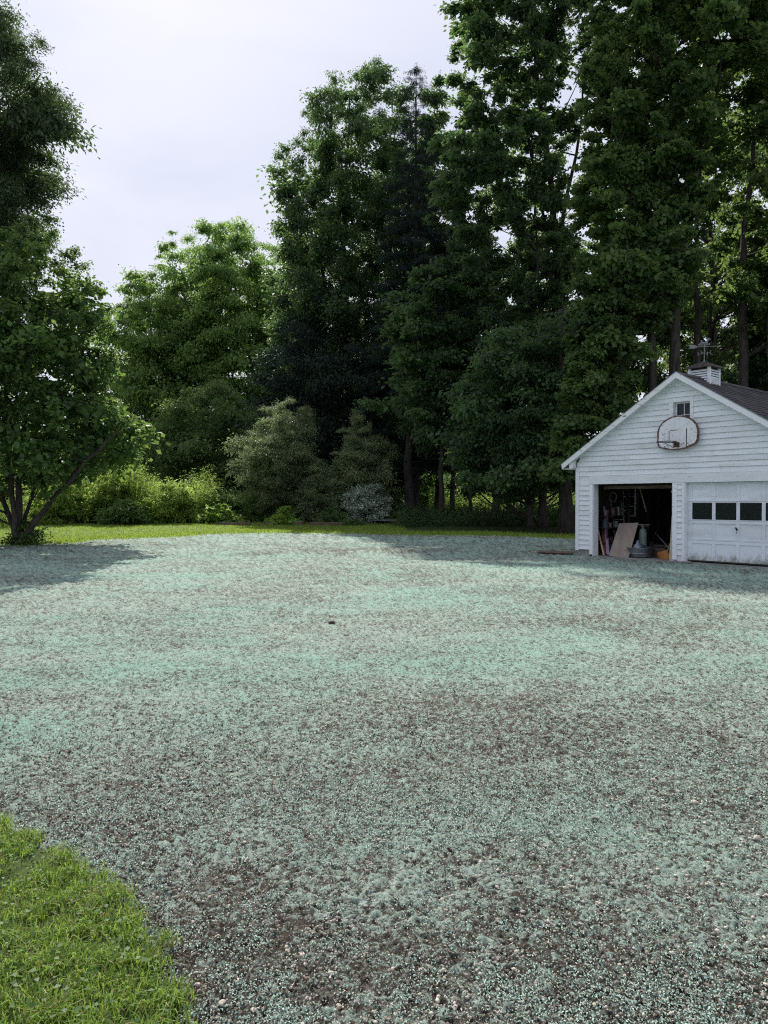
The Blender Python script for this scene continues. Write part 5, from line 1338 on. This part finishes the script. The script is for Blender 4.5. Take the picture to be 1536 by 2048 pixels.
# ------------------------------------------------------------------ lawn blades
nt_ = 10000; tx_ = rng.uniform(-4.2, .3, nt_); ty_ = rng.uniform(1.2, 5.4, nt_)       # tufts
k = near_lawn(tx_, ty_) > rng.uniform(-.03, .05, nt_)
bare = vn(tx_ + 9, ty_ + 9, 2.2, 61) * .6 + vn(tx_ + 9, ty_ + 9, 9, 62) * .4
k &= bare > rng.uniform(.10, .36, nt_)
tx_, ty_ = tx_[k], ty_[k]; nb_ = 26
x = (tx_[:, None] + rng.normal(0, .022, (len(tx_), nb_))).ravel(); y = (ty_[:, None] + rng.normal(0, .022, (len(tx_), nb_))).ravel()
P = np.stack([x, y, macro(x, y) + .005], -1); h1 = np.repeat(rng.uniform(.6, 1.35, len(tx_)), nb_)
sel = h1 > 1.05
blades('grass', P[sel], .062, .0024, .95, LEAF['grass'], 'taller tufts of grass in the near lawn corner')
blades('grass', P[~sel], .042, .0022, .8, LEAF['grass'], 'short green grass of the near lawn corner')
kk = rng.uniform(0, 1, len(P)) < .09
blades('grass', P[kk], .055, .0017, 1.0, LEAF['straw'], 'dry straw coloured blades in the near lawn')
# broad leaves (clover, plantain) in the near lawn
n = 15000; x = rng.uniform(-4.2, .3, n); y = rng.uniform(1.2, 5.4, n); k = near_lawn(x, y) > .02
P = np.stack([x, y, macro(x, y) + .02 + rng.uniform(.01, .045, n)], -1)[k]; m_ = len(P)
D_ = rng.normal(size=(m_, 3)) * np.array([1, 1, .25]); Nn = rng.normal(size=(m_, 3)) * .35 + np.array([0, 0, 1])
V, q, tt = leafmesh(P, D_, Nn, .015 * rng.uniform(.6, 1.7, m_), .8, rng.uniform(.2, .8, m_))
tag(link('clover', mesh_np('clover', V, q, None, dict(tint=tt)), LEAF['herb']), 'clover and small broad leaves among the near grass', kind='stuff')
# far strip of mown lawn
n = 90000; x = rng.uniform(-24, 9, n); y = rng.uniform(24.5, 39.8, n); k = far_keep(x, y)
P = np.stack([x, y, macro(x, y) + .01], -1)[k]
blades('grass', P, .075, .011, .6, LEAF['mown'], 'mown grass of the strip before the weeds')
# grass fringe poking out along the seeded edge
n = 26000; a = rng.uniform(ea[0], ea[-3], n); yy = np.interp(a, ea, er); y = yy + rng.normal(0, .5, n) + .1; x = a * y
P = np.stack([x, y, macro(x, y)], -1)
blades('grass', P, .09, .012, .7, LEAF['mown'], 'ragged grass fringe along the far edge of the seeded ground')

# ------------------------------------------------------------------ mulch flakes, pebbles and stones
def flakes(n, rmax, s0, s1, mat, name, label, zoff, seed, clus, up=.35):
    r_ = 1.6 * (rmax / 1.6) ** rng.uniform(0, 1, n) ; th = rng.uniform(R(-36), R(36), n)
    x = r_ * np.sin(th); y = r_ * np.cos(th)
    k = (near_lawn(x, y) < .0) & (vn(x + 3, y + 3, 1.3, seed) * .5 + vn(x + 3, y + 3, 11, seed + 1) * .5 > rng.uniform(clus - .12, clus + .18, n)) & (rng.uniform(0, 1, n) > (np.clip((r_ / rmax - .45) / .55, 0, 1)))
    x, y, r_ = x[k], y[k], r_[k]; m_ = len(x)
    P = np.stack([x, y, macro(x, y) + zoff + rng.uniform(0, .008, m_)], -1)
    D_ = rng.normal(size=(m_, 3)) * np.array([1, 1, up]); Nn = rng.normal(size=(m_, 3)) * .45 + np.array([0, 0, 1])
    sz = rng.uniform(s0, s1, m_) * np.clip(r_ / 4, .8, 1.5)
    V, q, tt = leafmesh(P, D_, Nn, sz, .55, rng.uniform(0, 1, m_), .9)
    tag(link(name, mesh_np(name, V, q, None, dict(tint=tt)), mat), label, kind='stuff')
MULCH = m_leaf('green paper mulch', (0.15, 0.22, 0.185), (0.30, 0.40, 0.345), (0.20, 0.36, 0.29), .0, .0)
FIBRE = m_leaf('pale mulch fibre', (0.22, 0.23, 0.20), (0.44, 0.44, 0.39), (0.3, 0.3, 0.26), .0, .0)
CRUMB = m_leaf('soil crumb', (0.036, 0.031, 0.025), (0.12, 0.10, 0.08), (0.05, 0.04, 0.03), .0, .05)
flakes(170000, 6, .006, .017, MULCH, 'mulch_flakes', 'thick near layer of pale green mulch flakes', .006, 91, .45)
flakes(90000, 9, .007, .016, MULCH, 'mulch_flakes', 'pale green mulch flakes lying on the soil', .004, 71, .50)
flakes(45000, 7, .006, .016, FIBRE, 'mulch_flakes', 'pale grey fibres among the mulch', .004, 75, .45)
flakes(70000, 7, .007, .020, CRUMB, 'soil_crumbs', 'dark crumbs of soil between the mulch', .002, 78, .45, .8)
def pebbles(n, rmax, s0, s1, mat, name, label, seed):
    r_ = 1.8 * (rmax / 1.8) ** (rng.uniform(0, 1, n) ** 1.1); th = rng.uniform(R(-34), R(34), n)
    x = r_ * np.sin(th); y = r_ * np.cos(th); k = (near_lawn(x, y) < -.02) & (vn(x + 3, y + 3, 1.1, seed) > rng.uniform(.2, .75, n)); x, y = x[k], y[k]
    m_ = len(x); bm = bmesh.new(); bmesh.ops.create_icosphere(bm, subdivisions=1, radius=1.0)
    bv = np.array([v.co[:] for v in bm.verts]); bf = np.array([[v.index for v in f.verts] for f in bm.faces]); bm.free()
    s = rng.uniform(s0, s1, (m_, 1, 1)) * np.array([1, .75, .5]) * rng.uniform(.75, 1.25, (m_, 1, 3))
    jit = rng.uniform(.8, 1.15, (m_, len(bv), 1)); a = rng.uniform(0, 6.28, m_); c_, s_ = np.cos(a)[:, None], np.sin(a)[:, None]
    V = bv[None] * s * jit; V = np.stack([V[..., 0] * c_ - V[..., 1] * s_, V[..., 0] * s_ + V[..., 1] * c_, V[..., 2]], -1)
    V = V + np.stack([x, y, macro(x, y) + .003], -1)[:, None]
    F = bf[None] + (np.arange(m_) * len(bv))[:, None, None]
    tag(link(name, mesh_np(name, V.reshape(-1, 3), None, F.reshape(-1, 3), smooth=False), mat), label, kind='stuff')
pebbles(5000, 7, .004, .013, STONE, 'pebbles', 'cream pebbles scattered in the soil', 81)
pebbles(6500, 7, .004, .014, STONE2, 'pebbles', 'brown pebbles scattered in the soil', 84)
def stone(xp, yp, s, label, mat=STONE):
    p = ground_at(xp, yp); bm = bmesh.new(); bmesh.ops.create_icosphere(bm, subdivisions=2, radius=s)
    for v in bm.verts:
        f = 1 + .18 * math.sin(v.co.x / s * 3 + xp) * math.cos(v.co.y / s * 2.4 + yp) + random.uniform(-.05, .05)
        v.co = Vector((v.co.x * f, v.co.y * f * .8, v.co.z * .55 * f))
    me = bpy.data.meshes.new('stone'); bm.to_mesh(me); bm.free()
    o = link('stone', me, mat, None, (p[0], p[1], gz(*p) + s * .22), (0, 0, random.uniform(0, 3))); tag(o, label, 'stone')
stone(1394, 1616, 0.020, 'smooth cream stone on the seeded ground at the right middle distance')
stone(1310, 1571, 0.019, 'pale stone just up and left of the smooth cream stone')
stone(1519, 1687, 0.022, 'pale stone lying close to the right edge of the picture')
stone(1140, 1387, 0.025, 'small dull stone far out on the seeded ground')
stone(1036, 1914, 0.012, 'whitish stone near the bottom centre of the seeded ground')
stone(663, 1245, 0.045, 'dark clod lying alone in the middle of the seeded ground', SOIL)
stone(440, 2010, 0.015, 'flat tan stone close to the corner of the near lawn')
